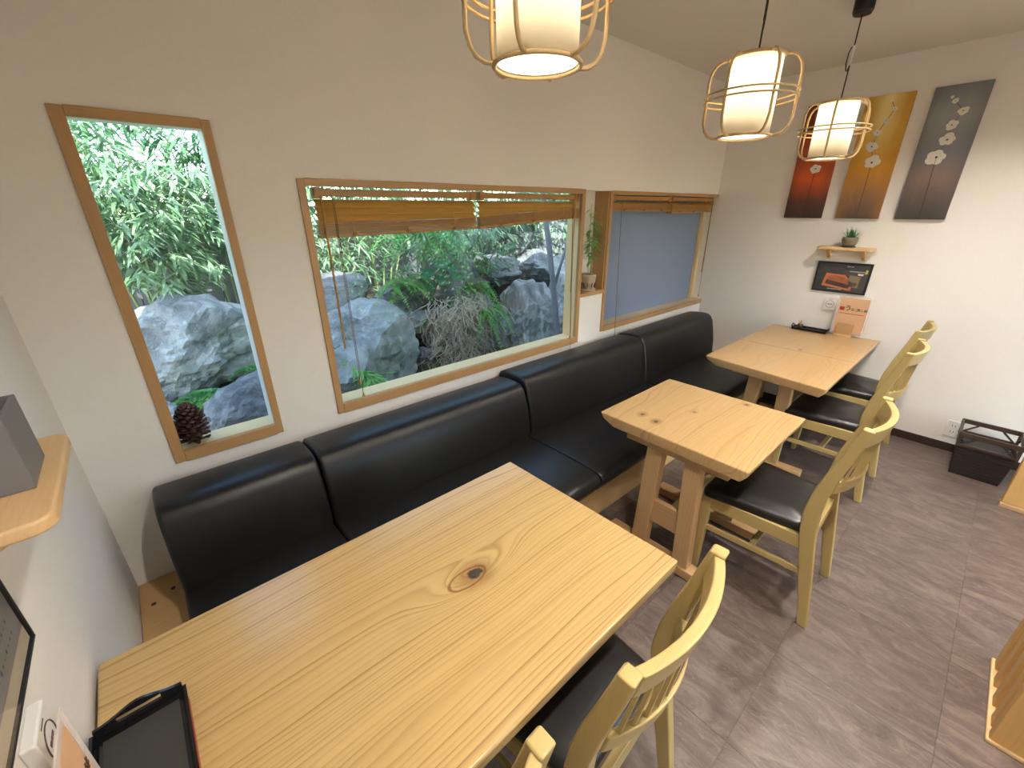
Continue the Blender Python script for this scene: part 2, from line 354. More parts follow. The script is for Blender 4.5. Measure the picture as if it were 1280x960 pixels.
def text(name, body, size, mat, parent, mtx, align='CENTER', extrude=.0002):
    cu = bpy.data.curves.new(name, 'FONT'); cu.body = body; cu.size = size; cu.align_x = align; cu.align_y = 'CENTER'; cu.extrude = extrude; cu.resolution_u = 3; cu.offset = size * .022
    t = bpy.data.objects.new(name, cu); COL.objects.link(t)
    dg = bpy.context.evaluated_depsgraph_get(); me = bpy.data.meshes.new_from_object(t.evaluated_get(dg))
    COL.objects.unlink(t); bpy.data.objects.remove(t)
    me.materials.clear(); me.materials.append(M[mat] if isinstance(mat, str) else mat)
    o = bpy.data.objects.new(name, me); COL.objects.link(o); o.parent = parent; o.matrix_local = mtx
    return o

# ------------------------------------------------------------------ room shell
def wall_holes(name, axis, a, b, us, zs, holes, mat):
    """slab between a and b on axis (0: x, 1: y); us / zs are break lines; holes are (u0,u1,z0,z1)"""
    mb = MB()
    for i in range(len(us) - 1):
        for j in range(len(zs) - 1):
            uc, zc = (us[i] + us[i + 1]) / 2, (zs[j] + zs[j + 1]) / 2
            if any(h[0] < uc < h[1] and h[2] < zc < h[3] for h in holes): continue
            if axis == 1: mb.box(us[i], us[i + 1], a, b, zs[j], zs[j + 1])
            else: mb.box(a, b, us[i], us[i + 1], zs[j], zs[j + 1])
    o = mb.build(name, mat, fix=False)
    bm = bmesh.new(); bm.from_mesh(o.data); bmesh.ops.remove_doubles(bm, verts=bm.verts, dist=1e-5)
    seen = {}; dup = []
    for f in bm.faces:
        key = tuple(sorted(v.index for v in f.verts))
        if key in seen: dup += [f, seen[key]]
        seen[key] = f
    bmesh.ops.delete(bm, geom=list(set(dup)), context='FACES_ONLY'); bmesh.ops.recalc_face_normals(bm, faces=bm.faces)
    bm.to_mesh(o.data); bm.free()
    return struct(o)
W1 = (-.052, .318, .742, 1.886); W2 = (.557, 2.239, .745, 1.726); W3 = (2.500, LX, .772, 1.722); NI = (2.239, 2.500, 1.062, 1.722)
TH = .125
wall_holes('wall_window', 1, WY, WY + TH, [X0 - .1, W1[0], W1[1], W2[0], W2[1], W3[0], LX], [0, W1[2], W2[2], W3[2], NI[2], W3[3], W2[3], W1[3], CZ],
           [W1, W2, (W3[0], LX + .005, W3[2], W3[3]), NI], 'wall')
struct(box('wall_left', 'wall', X0 - .1, X0, YB, WY, 0, CZ))
struct(box('wall_far', 'wall', LX, LX + .1, YB, WY + TH, 0, CZ))
wall_holes('wall_back', 1, YB - .1, YB, [X0 - .1, 1.6, 3.4, LX + .1], [0, .1, 2.1, CZ], [(1.6, 3.4, .1, 2.1)], 'wall')
struct(box('ceiling', 'ceil', X0 - .1, LX + .1, YB - .1, WY + TH, CZ, CZ + .12))
struct(box('wall_niche_back', 'wall', NI[0], NI[1], WY + TH - .012, WY + TH, NI[2], NI[3]))
fl = struct(box('floor', 'grout', X0 - .1, LX + .1, YB - .1, WY + TH, -.06, -.003))
TS = .457
tmb = MB().box(.0004, TS - .0004, .0004, TS - .0004, -.004, 0); tile0 = None
tx = [1.07 + TS * i for i in range(-3, 8)]; ty = [.155 + TS * i for i in range(-7, 5)]
for xa in tx:
    for ya in ty:
        if xa > LX or xa + TS < X0 or ya > 1.2 or ya + TS < YB: continue
        if tile0 is None:
            t = tmb.build('floor_tile', 'tile', fl, bevel=.0005, seg=1); tile0 = t
        else:
            t = tile0.copy(); COL.objects.link(t)
        xb, yb = max(xa, X0), max(ya, YB); xe, ye = min(xa + TS, LX), ya + TS
        t.location = (xb, yb, 0); t.scale = ((xe - xb) / TS, (ye - yb) / TS, 1)
struct(box('baseboard_far', 'base_dark', LX - .008, LX, YB, 1.12, 0, .06, bevel=.002))
struct(box('baseboard_left', 'base_dark', X0, X0 + .008, YB, 1.12, 0, .06, bevel=.002))

# ------------------------------------------------------------------ windows
def casing(win, Wd, t=(.032, .024, .026, .042), proud=.010, jamb='jamb', sill='sill', right=True):
    x0, x1, z0, z1 = Wd; l, r, tp, bt = t; yf = WY - proud; yg = WY + TH - .015
    if not right: r = 0
    MB().box(x0 - .002, x0 + l, yf, yf + .022, z0, z1).build('casing', 'frame_v', win, bevel=.002)
    if right: MB().box(x1 - r, x1 + .002, yf, yf + .022, z0, z1).build('casing', 'frame_v', win, bevel=.002)
    MB().box(x0 + l, x1 - r, yf, yf + .022, z1 - tp, z1 + .002).build('casing', 'frame', win, bevel=.002)
    MB().box(x0 + l, x1 - r, yf - .002, yf + .022, z0 - .002, z0 + bt).build('casing', 'frame', win, bevel=.002)
    MB().box(x0, x0 + l * .55, yf + .022, yg, z0, z1).build('jamb', jamb, win)
    if right: MB().box(x1 - r * .9, x1, yf + .022, yg, z0, z1).build('jamb', jamb, win)
    MB().box(x0 + l * .55, x1 - r * .9, yf + .022, yg, z1 - tp * .8, z1).build('head', jamb, win)
    s = MB().box(x0 + l * .55, x1 - r * .9, yf + .022, yg, z0, z0 + bt - .001).build('sill', sill, win)
    return yg
w1 = sempty('window_1'); yg = casing(w1, W1, jamb='jamb_sky_sheen')
MB().box(W1[0], W1[1], yg, yg + .005, W1[2], W1[3]).build('pane', 'glass', w1)
w2 = sempty('window_2'); casing(w2, W2, (.026, .030, .026, .045))
MB().box(W2[0], W2[1], yg, yg + .005, W2[2], W2[3]).build('pane', 'glass', w2)
w3 = sempty('window_3'); casing(w3, W3, (.024, .0, .022, .035), right=False)
MB().box(W3[0], LX, yg, yg + .006, W3[2], W3[3]).build('pane', 'blue_pane', w3)
MB().box(LX - .045, LX, yg - .03, yg, W3[2] + .03, W3[3]).build('sash', 'jamb', w3, bevel=.002)
nw = sempty('trim_1')                                             # the plant niche between the two windows
MB().box(NI[0] - .004, NI[1] + .012, WY - .012, WY + TH - .0125, NI[2] - .004, NI[2] + .022).build('shelf_board', 'frame', nw, bevel=.003)
MB().box(NI[1] - .014, NI[1], WY, WY + TH - .0125, NI[2] + .022, NI[3]).build('side_board', 'frame_v', nw)
w4 = sempty('window_4')                                           # glazed door on the street side, behind the camera
for xx in (1.6, 2.47, 3.35): MB().box(xx, xx + .05, YB - .07, YB - .02, .1, 2.1).build('door_stile', 'frame_v', w4)
for zz in (.1, 2.04): MB().box(1.6, 3.4, YB - .07, YB - .02, zz, zz + .06).build('door_rail', 'frame', w4)
MB().box(1.6, 3.4, YB - .05, YB - .045, .1, 2.1).build('pane', 'glass', w4)

# ------------------------------------------------------------------ bench
bench = thing('banquette_bench', 'long black leather banquette with four padded backrests on a wooden base under the windows', 'bench')
BY = 1.13
box('base_front', 'plinth', X0 + .002, LX - .002, BY, BY + .025, .001, .27, bench, bevel=.002)
bt = MB().box(X0 + .002, LX - .002, BY, WY - .002, .27, .292).build('base_top', 'plinth', bench, bevel=.002)
for (px, py) in ((-.245, 1.70), (-.185, 1.74)):
    MB().lathe([(.0, 0), (.008, 0), (.008, .0015), (0, .0015)], 12, (px, py, .2915)).build('dark_plug', 'base_dark', bt)
SX = [-.145, .372, 1.50, 2.68, 3.80]
def backprof(top):
    p = [(1.60, .30), (1.535, .34), (1.528, .42), (1.536, .52), (1.552, .60), (1.572, top - .06), (1.592, top - .025), (1.618, top - .006), (1.65, top), (1.72, top - .002), (1.79, top - .012), (1.815, top - .022), (1.83, top - .05), (1.838, top - .12), (1.838, .30)]
    return p
for i in range(4):
    top = (.712, .712, .742, .748)[i]
    a, b = SX[i], SX[i + 1]
    mb = MB().prism(backprof(top), 0, a + .003, b - .003)
    mb.build('backrest', 'leather', bench, bevel=.016 if i < 3 else .022, seg=4, ang=55)
seatp = [(1.60, .296), (1.60, .405), (1.45, .418), (1.25, .424), (1.10, .422), (1.04, .416), (1.012, .404), (1.0, .385), (1.003, .36), (1.03, .31), (1.045, .297)]
for i in range(4):
    a, b = SX[i] - (0.03 if i == 2 else 0), SX[i + 1] - (0.03 if i == 1 else 0)
    MB().prism(seatp, 0, a + .002, b - .002).build('seat_cushion', 'leather', bench, bevel=.012, seg=3, ang=55)

# ------------------------------------------------------------------ tables
def make_table(name, label, xc, yc, wx, wy, mat, legx, H=.697, thick=.055, slant=.08, skew=(0, 0, 0, 0), ly=0):
    t = thing(name, label, 'table', (xc, yc, 0))
    x0, x1, y0, y1 = -wx / 2, wx / 2, -wy / 2, wy / 2
    a, b, c_, d = skew      # x shift of the four corners: x0y0, x1y0, x1y1, x0y1
    zt, zb = H, H - thick; zm = H - thick * .45
    mb = MB(); v = []
    for z, s, s0 in ((zb, slant, slant * .35), (zm, slant * .2, slant * .05), (zt, 0, 0)):
        v += [(x0 + a, y0 + s0, z), (x1 + b, y0 + s0, z), (x1 + c_, y1 - s, z), (x0 + d, y1 - s, z)]
    f = [(3, 2, 1, 0), (8, 9, 10, 11)]
    for q in (0, 4): f += [(q + i, q + (i + 1) % 4, q + 4 + (i + 1) % 4, q + 4 + i) for i in range(4)]
    mb.v, mb.f = v, f
    top = mb.build('table_top', mat, t, bevel=.006, seg=3, ang=25)
    for lx in legx:
        MB().box(lx - .035, lx + .035, ly - .29, ly + .29, 0, .05).build('foot', 'tfoot', t, bevel=.006)
        MB().box(lx - .03, lx + .03, ly - .24, ly + .24, zb - .045, zb - .001).build('cleat', 'tfoot', t, bevel=.004)
        for sgn in (-1, 1):
            yb_, yt_ = ly + .112 * sgn, ly + .09 * sgn
            h = [(lx - .027, yb_ - .038, .05), (lx + .027, yb_ - .038, .05), (lx + .027, yb_ + .038, .05), (lx - .027, yb_ + .038, .05),
                 (lx - .027, yt_ - .038, zb - .045), (lx + .027, yt_ - .038, zb - .045), (lx + .027, yt_ + .038, zb - .045), (lx - .027, yt_ + .038, zb - .045)]
            MB().hexa(h).build('leg', 'tleg', t, bevel=.004)
        MB().box(lx - .014, lx + .014, ly - .075, ly + .075, .20, .325).build('cross_board', 'tfoot', t, bevel=.003)
    MB().box(legx[0] + .015, legx[-1] - .015, ly - .016, ly + .016, .235, .275).build('stretcher', 'chair_x', t, bevel=.003)
    return t
make_table('dining_table', 'large rectangular pine table with one dark oval knot, nearest, black tray on it', .330, .720, 1.21, .70, 'table1', (-.42, .42), thick=.045, slant=.012, skew=(0, .02, 0, 0))
make_table('dining_table', 'small square pine slab table with several dark knots, middle of the row', 1.880, .755, .660, .697, 'table2', (-.262, .235), skew=(-.002, .006, -.006, .004), ly=-.03)
t3 = make_table('dining_table', 'slab table against the far wall with menu stand and condiment tray on it', 3.380, .800, 1.32, .72, 'table3', (-.48, .42), skew=(-.040, .012, -.03, .055), ly=-.03)
# join line of the added leaf on the far table
MB().box(-.050, -.0485, -.355, .355, .6962, .6974).build('joint_line', 'base_dark', t3)

# ------------------------------------------------------------------ chairs
def arc(x, bow): return -bow * (1 - (x / .19) ** 2)
def make_chair():
    t = thing('dining_chair', '', 'chair')
    path = [(-.285, 0, .036), (-.268, .10, .040), (-.243, .24, .046), (-.220, .36, .052), (-.205, .45, .056), (-.198, .53, .055), (-.205, .62, .050), (-.226, .72, .045), (-.252, .82, .040), (-.276, .925, .034)]
    for s in (-1, 1):
        xs = s * .188
        poly = [(y - w_ / 2, z) for y, z, w_ in path] + [(y + w_ / 2, z) for y, z, w_ in path[::-1]]
        MB().prism(poly, 0, xs - .0165, xs + .0165).build('rear_post', 'chair', t, bevel=.005, seg=2, ang=50)
        xf = s * .200
        h = [(xf - .014, .160, 0), (xf + .014, .160, 0), (xf + .014, .188, 0), (xf - .014, .188, 0), (xf - .02, .155, .412), (xf + .02, .155, .412), (xf + .02, .197, .412), (xf - .02, .197, .412)]
        MB().hexa(h).build('front_leg', 'chair', t, bevel=.004)
        MB().hexa([(s * .185 - .01, -.22, .355), (s * .185 + .01, -.22, .355), (s * .2 + .01, .16, .355), (s * .2 - .01, .16, .355),
                   (s * .185 - .01, -.22, .415), (s * .185 + .01, -.22, .415), (s * .2 + .01, .16, .415), (s * .2 - .01, .16, .415)]).build('side_rail', 'chair_y', t, bevel=.003)
        MB().hexa([(s * .185 - .007, -.235, .235), (s * .185 + .007, -.235, .235), (s * .2 + .007, .165, .235), (s * .2 - .007, .165, .235),
                   (s * .185 - .007, -.235, .262), (s * .185 + .007, -.235, .262), (s * .2 + .007, .165, .262), (s * .2 - .007, .165, .262)]).build('side_stretcher', 'chair_y', t, bevel=.003)
        # triangular corner block under the seat
        MB().prism([(s * .19, .158), (s * .19, .09), (s * .12, .158)], 2, .36, .405).build('corner_block', 'chair_y', t)
    MB().box(-.19, .19, .163, .187, .355, .415).build('front_rail', 'chair_x', t, bevel=.003)
    MB().box(-.18, .18, -.225, -.203, .355, .415).build('rear_rail', 'chair_x', t, bevel=.003)
    MB().box(-.19, .19, -.045, -.02, .237, .257).build('cross_stretcher', 'chair_x', t, bevel=.003)
    # seat pad
    prof = [(0, .412), (.98, .412), (1.0, .422), (1.0, .440), (.975, .453), (.9, .462), (.6, .468), (0, .470)]
    outline = []
    raw = [(-.178, -.200), (.178, -.200), (.222, .200), (-.222, .200)]
    for i, (cx, cy) in enumerate(raw):
        p0 = Vector(raw[i - 1]); p1 = Vector((cx, cy)); p2 = Vector(raw[(i + 1) % 4])
        a = p1 + (p0 - p1).normalized() * .035; b = p1 + (p2 - p1).normalized() * .035
        for q in range(5):
            u = q / 4; outline.append(tuple((1 - u) ** 2 * a + 2 * u * (1 - u) * p1 + u * u * b))
    mb = MB(); n = len(outline)
    for f, z in prof[1:-1]:
        for (x, y) in outline: mb.v.append((x * f, y * f, z))
    m = len(prof) - 2
    for i in range(m - 1):
        for j in range(n): mb.f.append((i * n + j, i * n + (j + 1) % n, (i + 1) * n + (j + 1) % n, (i + 1) * n + j))
    mb.f.append(tuple(range(n))[::-1]); mb.v.append((0, 0, .472)); ci = len(mb.v) - 1
    for j in range(n): mb.f.append(((m - 1) * n + j, (m - 1) * n + (j + 1) % n, ci))
    mb.build('seat', 'seat', t, smooth=True)
    # curved rails and slats
    def rail(name, z0, z1, y0, y1, th, bow, mat='chair_x'):
        N = 14; mb = MB()
        for i in range(N + 1):
            x = -.174 + .348 * i / N; q = arc(x, bow)
            mb.v += [(x, y0 + q - th / 2, z0), (x, y0 + q + th / 2, z0), (x, y1 + q + th / 2, z1), (x, y1 + q - th / 2, z1)]
        for i in range(N):
            b = i * 4; mb.f += [(b + j, b + (j + 1) % 4, b + 4 + (j + 1) % 4, b + 4 + j) for j in range(4)]
        mb.f += [(3, 2, 1, 0), (N * 4, N * 4 + 1, N * 4 + 2, N * 4 + 3)]
        return mb.build(name, mat, t, bevel=.004, seg=2, ang=50)
    yz = lambda z: -.203 - max(0, z - .55) * .195
    rail('top_rail', .848, .918, yz(.848), yz(.918), .024, .044)
    rail('lower_rail', .630, .690, yz(.630), yz(.690), .020, .060)
    ns = 10
    for i in range(ns):
        x = -.145 + .29 * i / (ns - 1); z0, z1 = .687, .853
        q0, q1 = yz(z0) + arc(x, .058), yz(z1) + arc(x, .044)
        MB().hexa([(x - .0080, q0 - .004, z0), (x + .0080, q0 - .004, z0), (x + .0080, q0 + .004, z0), (x - .0080, q0 + .004, z0),
                   (x - .0080, q1 - .004, z1), (x + .0080, q1 - .004, z1), (x + .0080, q1 + .004, z1), (x - .0080, q1 + .004, z1)]).build('back_slat', 'chair', t)
    return t
CH = [((.610, .496, 0), 0.06, 'ash dining chair with black seat at the nearest table, slatted back fully in view'),
      ((1.915, .418, 0), 0.03, 'ash dining chair with black seat drawn up to the small middle table'),
      ((3.085, .457, 0), 0.0, 'ash dining chair at the far wall table, the one nearer the middle table'),
      ((3.690, .487, 0), -.03, 'ash dining chair at the far wall table, the one closest to the wall'),
      ((.068, .510, 0), 0.03, 'ash dining chair at the nearest table, only a post tip showing at bottom edge')]
ch0 = make_chair()
for i, (loc, rz, lab) in enumerate(CH):
    c = ch0 if i == 0 else copy_tree(ch0)
    c.location = loc; c.rotation_euler = (0, 0, rz); tag(c, lab, 'chair', 'ash dining chairs along the tables')

# ------------------------------------------------------------------ pendant lamps
def make_lamp(full_cord):
    t = thing('pendant_lamp', '', 'lamp')
    H, R, ri = .250, .150, .092
    MB().lathe([(.086, .003), (.086, .247), (.0845, .247), (.0845, .003)], 40, close=True).build('lamp_shade', 'paper', t, smooth=True)
    MB().lathe([(0, .243), (.084, .243), (.084, .246), (0, .246)], 40).build('shade_cap', 'white', t)
    for z in (0.0, H):
        MB().tube([(ri * math.cos(2 * PI * i / 40), ri * math.sin(2 * PI * i / 40), z) for i in range(40)], .0052, 8, closed=True).build('end_ring', 'rattan', t, smooth=True)
    for z in (.117, .136):
        MB().tube([((R + .006) * math.cos(2 * PI * i / 48), (R + .006) * math.sin(2 * PI * i / 48), z) for i in range(48)], .0034, 8, closed=True).build('hoop', 'rattan', t, smooth=True)
    prof = [(ri, 0), (.112, .001), (.130, .010), (.143, .028), (R, .055), (R, .09), (R, .16), (R, .195), (.143, .222), (.130, .240), (.112, .249), (ri, H)]
    for i in range(6):
        a = PI / 6 + 2 * PI * i / 6
        MB().tube([(r * math.cos(a), r * math.sin(a), z) for r, z in prof], .0048, 8).build('rib', 'rattan', t, smooth=True)
    MB().lathe([(0, .004), (.0845, .004), (.0845, .006), (0, .006)], 40).build('bottom_diffuser', 'diffuser', t)
    bl = MB().lathe([(0, .115), (.014, .118), (.022, .130), (.022, .150), (.014, .170), (.011, .216)], 16).build('bulb', 'bulb', t, smooth=True)
    MB().lathe([(.012, .214), (.014, .22), (.014, .244), (0, .244)], 16).build('bulb_socket', 'black', t)
    return t
lamp0 = make_lamp(True)
LP = [((.760, .775, 1.898), 'rattan cage pendant lamp cut off at top edge, above the nearest table'),
      ((1.895, .800, 1.868), 'rattan cage pendant lamp above the small middle table'),
      ((2.913, .780, 1.856), 'rattan cage pendant lamp in front of the red painting')]
lamps = []
for i, (loc, lab) in enumerate(LP):
    l = lamp0 if i == 0 else copy_tree(lamp0)
    l.location = loc; l.rotation_euler = (0, 0, .35 * i); lamps.append(l)
    tag(l, lab, 'lamp', 'rattan pendant lamps over the tables')
for l, (loc, lab) in zip(lamps, LP):
    top = CZ - loc[2]; zc = .425 if loc[0] > 2.5 else .375
    MB().tube([(0, 0, .25), (0, 0, zc - .02)], .0030, 8).build('cord', 'black', l)
    MB().tube([(0, 0, zc + .055), (0, 0, top - .05)], .0030, 8).build('cord', 'black', l)
    MB().box(-.006, .006, -.004, .004, zc - .02, zc + .06).build('cord_adjuster', 'white' if loc[0] > 2.5 else 'black', l, bevel=.002)
    MB().tube([(0, 0, zc + .055), (.02, 0, zc + .06), (.036, 0, zc + .04), (.038, 0, zc), (.026, 0, zc - .035), (.008, 0, zc - .04), (0, 0, zc - .02)], .0028, 8).build('cord_loop', 'black', l)
    MB().lathe([(0, top), (.042, top), (.042, top - .05), (.036, top - .062), (0, top - .062)], 28).build('ceiling_canopy', 'black', l, smooth=False)
# unseen ceiling downlights added as fill; only the first follows the shelf shadow
dl0 = None
for i, (x, y, lab) in enumerate(((3.05, .08, 'at the far wall end of the front row'), (1.80, -.10, 'added as fill in the middle of the front row'), (.55, -.10, 'added as fill at the left wall end of the front row'),
                                 (1.0, -2.0, 'added as fill nearest the left wall in the back row'), (2.4, -2.0, 'added as fill nearest the far wall in the back row'))):
    if dl0 is None:
        dl0 = thing('fill_downlight', '', 'lamp', (x, y, CZ))
        MB().lathe([(.052, -.05), (.055, -.05), (.055, 0), (.052, 0)], 28, close=True).build('can', 'black', dl0, smooth=False)
        MB().lathe([(0, -.004), (.0515, -.004), (.0515, -.0005), (0, -.0005)], 28).build('diffuser', 'down', dl0)
        d = dl0
    else:
        d = copy_tree(dl0); d.location = (x, y, CZ)
    tag(d, 'black cylindrical ceiling downlight ' + lab, 'lamp', 'downlights above the aisle')

# ------------------------------------------------------------------ blinds
def make_blind(label, x0, x1, ztop, slats, zb0, zb1, bundle, wand=None, cord=None, group='wooden blinds in the windows'):
    y = WY + .042
    t = thing('wooden_blind', label, 'blind', (x0, y, ztop), group=group); w_ = x1 - x0
    MB().box(0, w_, -.018, .018, -.032, -.004).build('headrail', 'rail', t, bevel=.003)
    for xx in (.004, w_ - .034): MB().box(xx, xx + .03, -.023, .023, -.040, 0).build('bracket', 'rail', t, bevel=.002)
    for i in range(slats):
        z = -.056 - i * .026
        pr_ = [(-.022 + .044 * q / 6, .0045 * (1 - ((q - 3) / 3) ** 2)) for q in range(7)]
        s = MB().prism([(a_, b_) for a_, b_ in pr_] + [(a_, b_ - .0022) for a_, b_ in pr_[::-1]], 0, 0, w_).build('slat', 'slat', t); s.location = (.004, 0, z); s.rotation_euler = (math.radians(40), 0, 0)
        s.scale = ((w_ - .008) / w_, 1, 1)
    # raised bundle: slats lying on the bottom rail, a little askew
    n = bundle; h0, h1 = zb0 - ztop, zb1 - ztop
    MB().hexa([(.002, -.024, h0), (w_ - .002, -.024, h1), (w_ - .002, .024, h1), (.002, .024, h0), (.002, -.024, h0 + .014), (w_ - .002, -.024, h1 + .014), (w_ - .002, .024, h1 + .014), (.002, .024, h0 + .014)]).build('bottom_rail', 'rail', t, bevel=.002)
    for i in range(n):
        g = .0165 + i * .0043
        o_ = random.uniform(-.0015, .0015)
        MB().hexa([(.002, -.024 + o_, h0 + g), (w_ - .002, -.024 - o_, h1 + g), (w_ - .002, .024, h1 + g), (.002, .024, h0 + g), (.002, -.024 + o_, h0 + g + .0028), (w_ - .002, -.024 - o_, h1 + g + .0028), (w_ - .002, .024, h1 + g + .0028), (.002, .024, h0 + g + .0028)]).build('stacked_slat', 'rail', t)
    for q in (.18, .5, .82):
        xx = w_ * q; hz = h0 + (h1 - h0) * q
        MB().tube([(xx, -.026, -.03), (xx, -.026, hz + .02)], .0011, 5).build('ladder_cord', 'slat', t)
        MB().tube([(xx, .026, -.03), (xx, .026, hz + .02)], .0011, 5).build('ladder_cord', 'slat', t)
        MB().lathe([(0, 0), (.010, .001), (.012, .006), (.009, .012), (0, .014)], 10, (xx, -.026, hz + .004)).build('cord_button', 'rail', t)
    if wand:
        xw, zw = wand[0] - x0, wand[1] - ztop
        MB().tube([(xw, -.030, -.03), (xw, -.030, zw)], .0045, 8).build('tilt_wand', 'rail', t)
    if cord:
        for (xc, ze, yo) in cord:
            c = MB().tube([(xc - x0, -.026, -.03), (xc - x0, yo, ze - ztop)], .0014, 6).build('pull_cord', 'cord', t)
            MB().lathe([(0, 0), (.006, .002), (.0065, .010), (.003, .026), (0, .028)], 10, (xc - x0, yo, ze - ztop - .02)).build('tassel', 'rail', t, smooth=True)
    return t
make_blind('amber wooden blind half raised at the left of the wide garden window', .617, 1.412, 1.698, 4, 1.508, 1.522, 9, (.640, 1.04), [(.690, .80, -.03), (.684, .87, -.03)])
make_blind('amber wooden blind half raised at the right of the wide garden window', 1.430, 2.205, 1.698, 3, 1.520, 1.560, 10, (2.165, 1.10), [(2.150, .70, -.066), (2.150, .81, -.055)])
make_blind('wooden blind fully raised at the left of the blue-grey window', 2.560, 3.325, 1.700, 1, 1.598, 1.590, 9, None, [(2.66, .72, -.066)])
make_blind('wooden blind fully raised at the right of the blue-grey window', 3.345, 4.045, 1.700, 1, 1.575, 1.582, 11, (4.020, 1.06), [(4.035, .85, -.03)])

# ------------------------------------------------------------------ paintings
def canvas_mat(name, stops, edge, glow=None):
    k = NT(name); v = k.obj(); sep = k.n('ShaderNodeSeparateXYZ'); k.L(v, sep.inputs[0])
    n = k.noise(k.obj(scale=(1, 5, 1.5)), 5, 5, .6)
    zz = k.math('ADD', k.math('DIVIDE', sep.outputs[2], .76), k.math('MULTIPLY', k.math('SUBTRACT', n, .5), .10))
    c = k.ramp(zz, stops)
    u = k.math('ABSOLUTE', k.math('ADD', k.math('DIVIDE', sep.outputs[1], .127), k.math('MULTIPLY', k.math('SUBTRACT', n, .5), .4)))
    c = k.mix(k.math('MULTIPLY', k.smooth(u, .35, 1.05), .85), c, k.mix(.5, c, edge))
    if glow:
        c = k.mix(k.math('MULTIPLY', k.math('SUBTRACT', 1.0, k.smooth(u, .0, .75)), k.math('MULTIPLY', k.smooth(zz, .45, .85), .75)), c, glow)
    c = k.mix(k.math('MULTIPLY', k.smooth(n, .6, .8), .05), c, (.9, .85, .7))
    return k.fin(c, .55, .3)
M['p_red'] = canvas_mat('red_canvas', [(0, (0.051, 0.034, 0.031)), (.16, (0.119, 0.048, 0.034)), (.36, (0.714, 0.128, 0.034)), (.62, (0.391, 0.068, 0.025)), (1, (0.204, 0.043, 0.020))], (0.051, 0.025, 0.020))
M['p_gold'] = canvas_mat('gold_canvas', [(0, (0.080, 0.061, 0.051)), (.18, (0.256, 0.136, 0.080)), (.42, (0.672, 0.320, 0.048)), (.72, (0.720, 0.448, 0.080)), (1, (0.640, 0.384, 0.072))], (0.416, 0.192, 0.024), (0.880, 0.752, 0.352))
M['p_grey'] = canvas_mat('grey_canvas', [(0, (.050, .043, .04)), (.14, (.10, .08, .072)), (.33, (.25, .165, .14)), (.52, (.21, .215, .24)), (.8, (.33, .335, .35)), (1, (.20, .205, .22))], (.09, .09, .095))
M['petal'] = plain('petal_white', (.80, .76, .68), .6, var=.08); M['stem'] = plain('painted_stem', (.05, .022, .018), .6); M['canvas'] = plain('canvas_edge', (.45, .42, .38), .8)
def painting(label, yc, mat, flowers):
    # in the picture +y is left; u runs 0..1 from the left edge, v from the bottom
    t = thing('canvas_painting', label, 'painting', (LX, yc, 1.541), group='three orchid canvases on the far wall')
    Wp, Hp = .254, .760
    MB().box(-.026, -.001, -Wp / 2, Wp / 2, 0, Hp).build('canvas', mat, t, bevel=.002)
    P = lambda u, v, d=.0266: Vector((-d, (.5 - u) * Wp, v * Hp))
    pts = [P(.50, .02)] + [P(u, v) for u, v, r in flowers]
    for a, b in zip(pts[:-1], pts[1:]):
        MB().tube([a, (a + b) / 2, b], .0016 if a.z < .45 * Hp else .0011, 5).build('painted_stem', 'stem', t)
    rnd = random.Random(int(yc * 1000))
    for u, v, r in flowers:
        r *= 1.18; c = P(u, v); mb = MB(); a0 = rnd.uniform(0, 6)
        for q in range(5):
            a = a0 + 2 * PI * q / 5 + rnd.uniform(-.15, .15); rr = r * rnd.uniform(.8, 1.1); b = len(mb.v); n = 10
            cy, cz = c.y + .55 * rr * math.cos(a), c.z + .55 * rr * math.sin(a) * .85
            mb.v.append((c.x - .0014 - .0003 * q, cy, cz))
            for j in range(n):
                g = 2 * PI * j / n; mb.v.append((c.x - .0006 - .0003 * q, cy + .52 * rr * math.cos(g), cz + .46 * rr * math.sin(g)))
            mb.f += [(b, b + 1 + j, b + 1 + (j + 1) % n) for j in range(n)]
        f = mb.build('painted_flower', 'petal', t)
        MB().lathe([(0, 0), (r * .13, 0), (r * .10, .001), (0, .001)], 8).build('flower_eye', 'stem', f).matrix_local = Matrix.Translation((c.x - .0030, c.y, c.z)) @ Matrix.Rotation(-PI / 2, 4, 'Y')
    return t
painting('tall red and black canvas with white orchid, partly behind the hanging lamp', 1.148, 'p_red', [(.56, .45, .034), (.40, .555, .026), (.46, .66, .022), (.56, .76, .016), (.60, .85, .012)])
painting('tall golden yellow canvas with white orchid stem, middle of the three', .803, 'p_gold', [(.50, .475, .040), (.40, .605, .030), (.43, .712, .020), (.55, .80, .015), (.66, .885, .013), (.55, .95, .008)])
painting('tall blue-grey canvas with white orchid stem, rightmost on the wall', .461, 'p_grey', [(.44, .485, .042), (.53, .61, .036), (.52, .715, .026), (.64, .81, .022), (.44, .885, .014), (.36, .915, .008)])

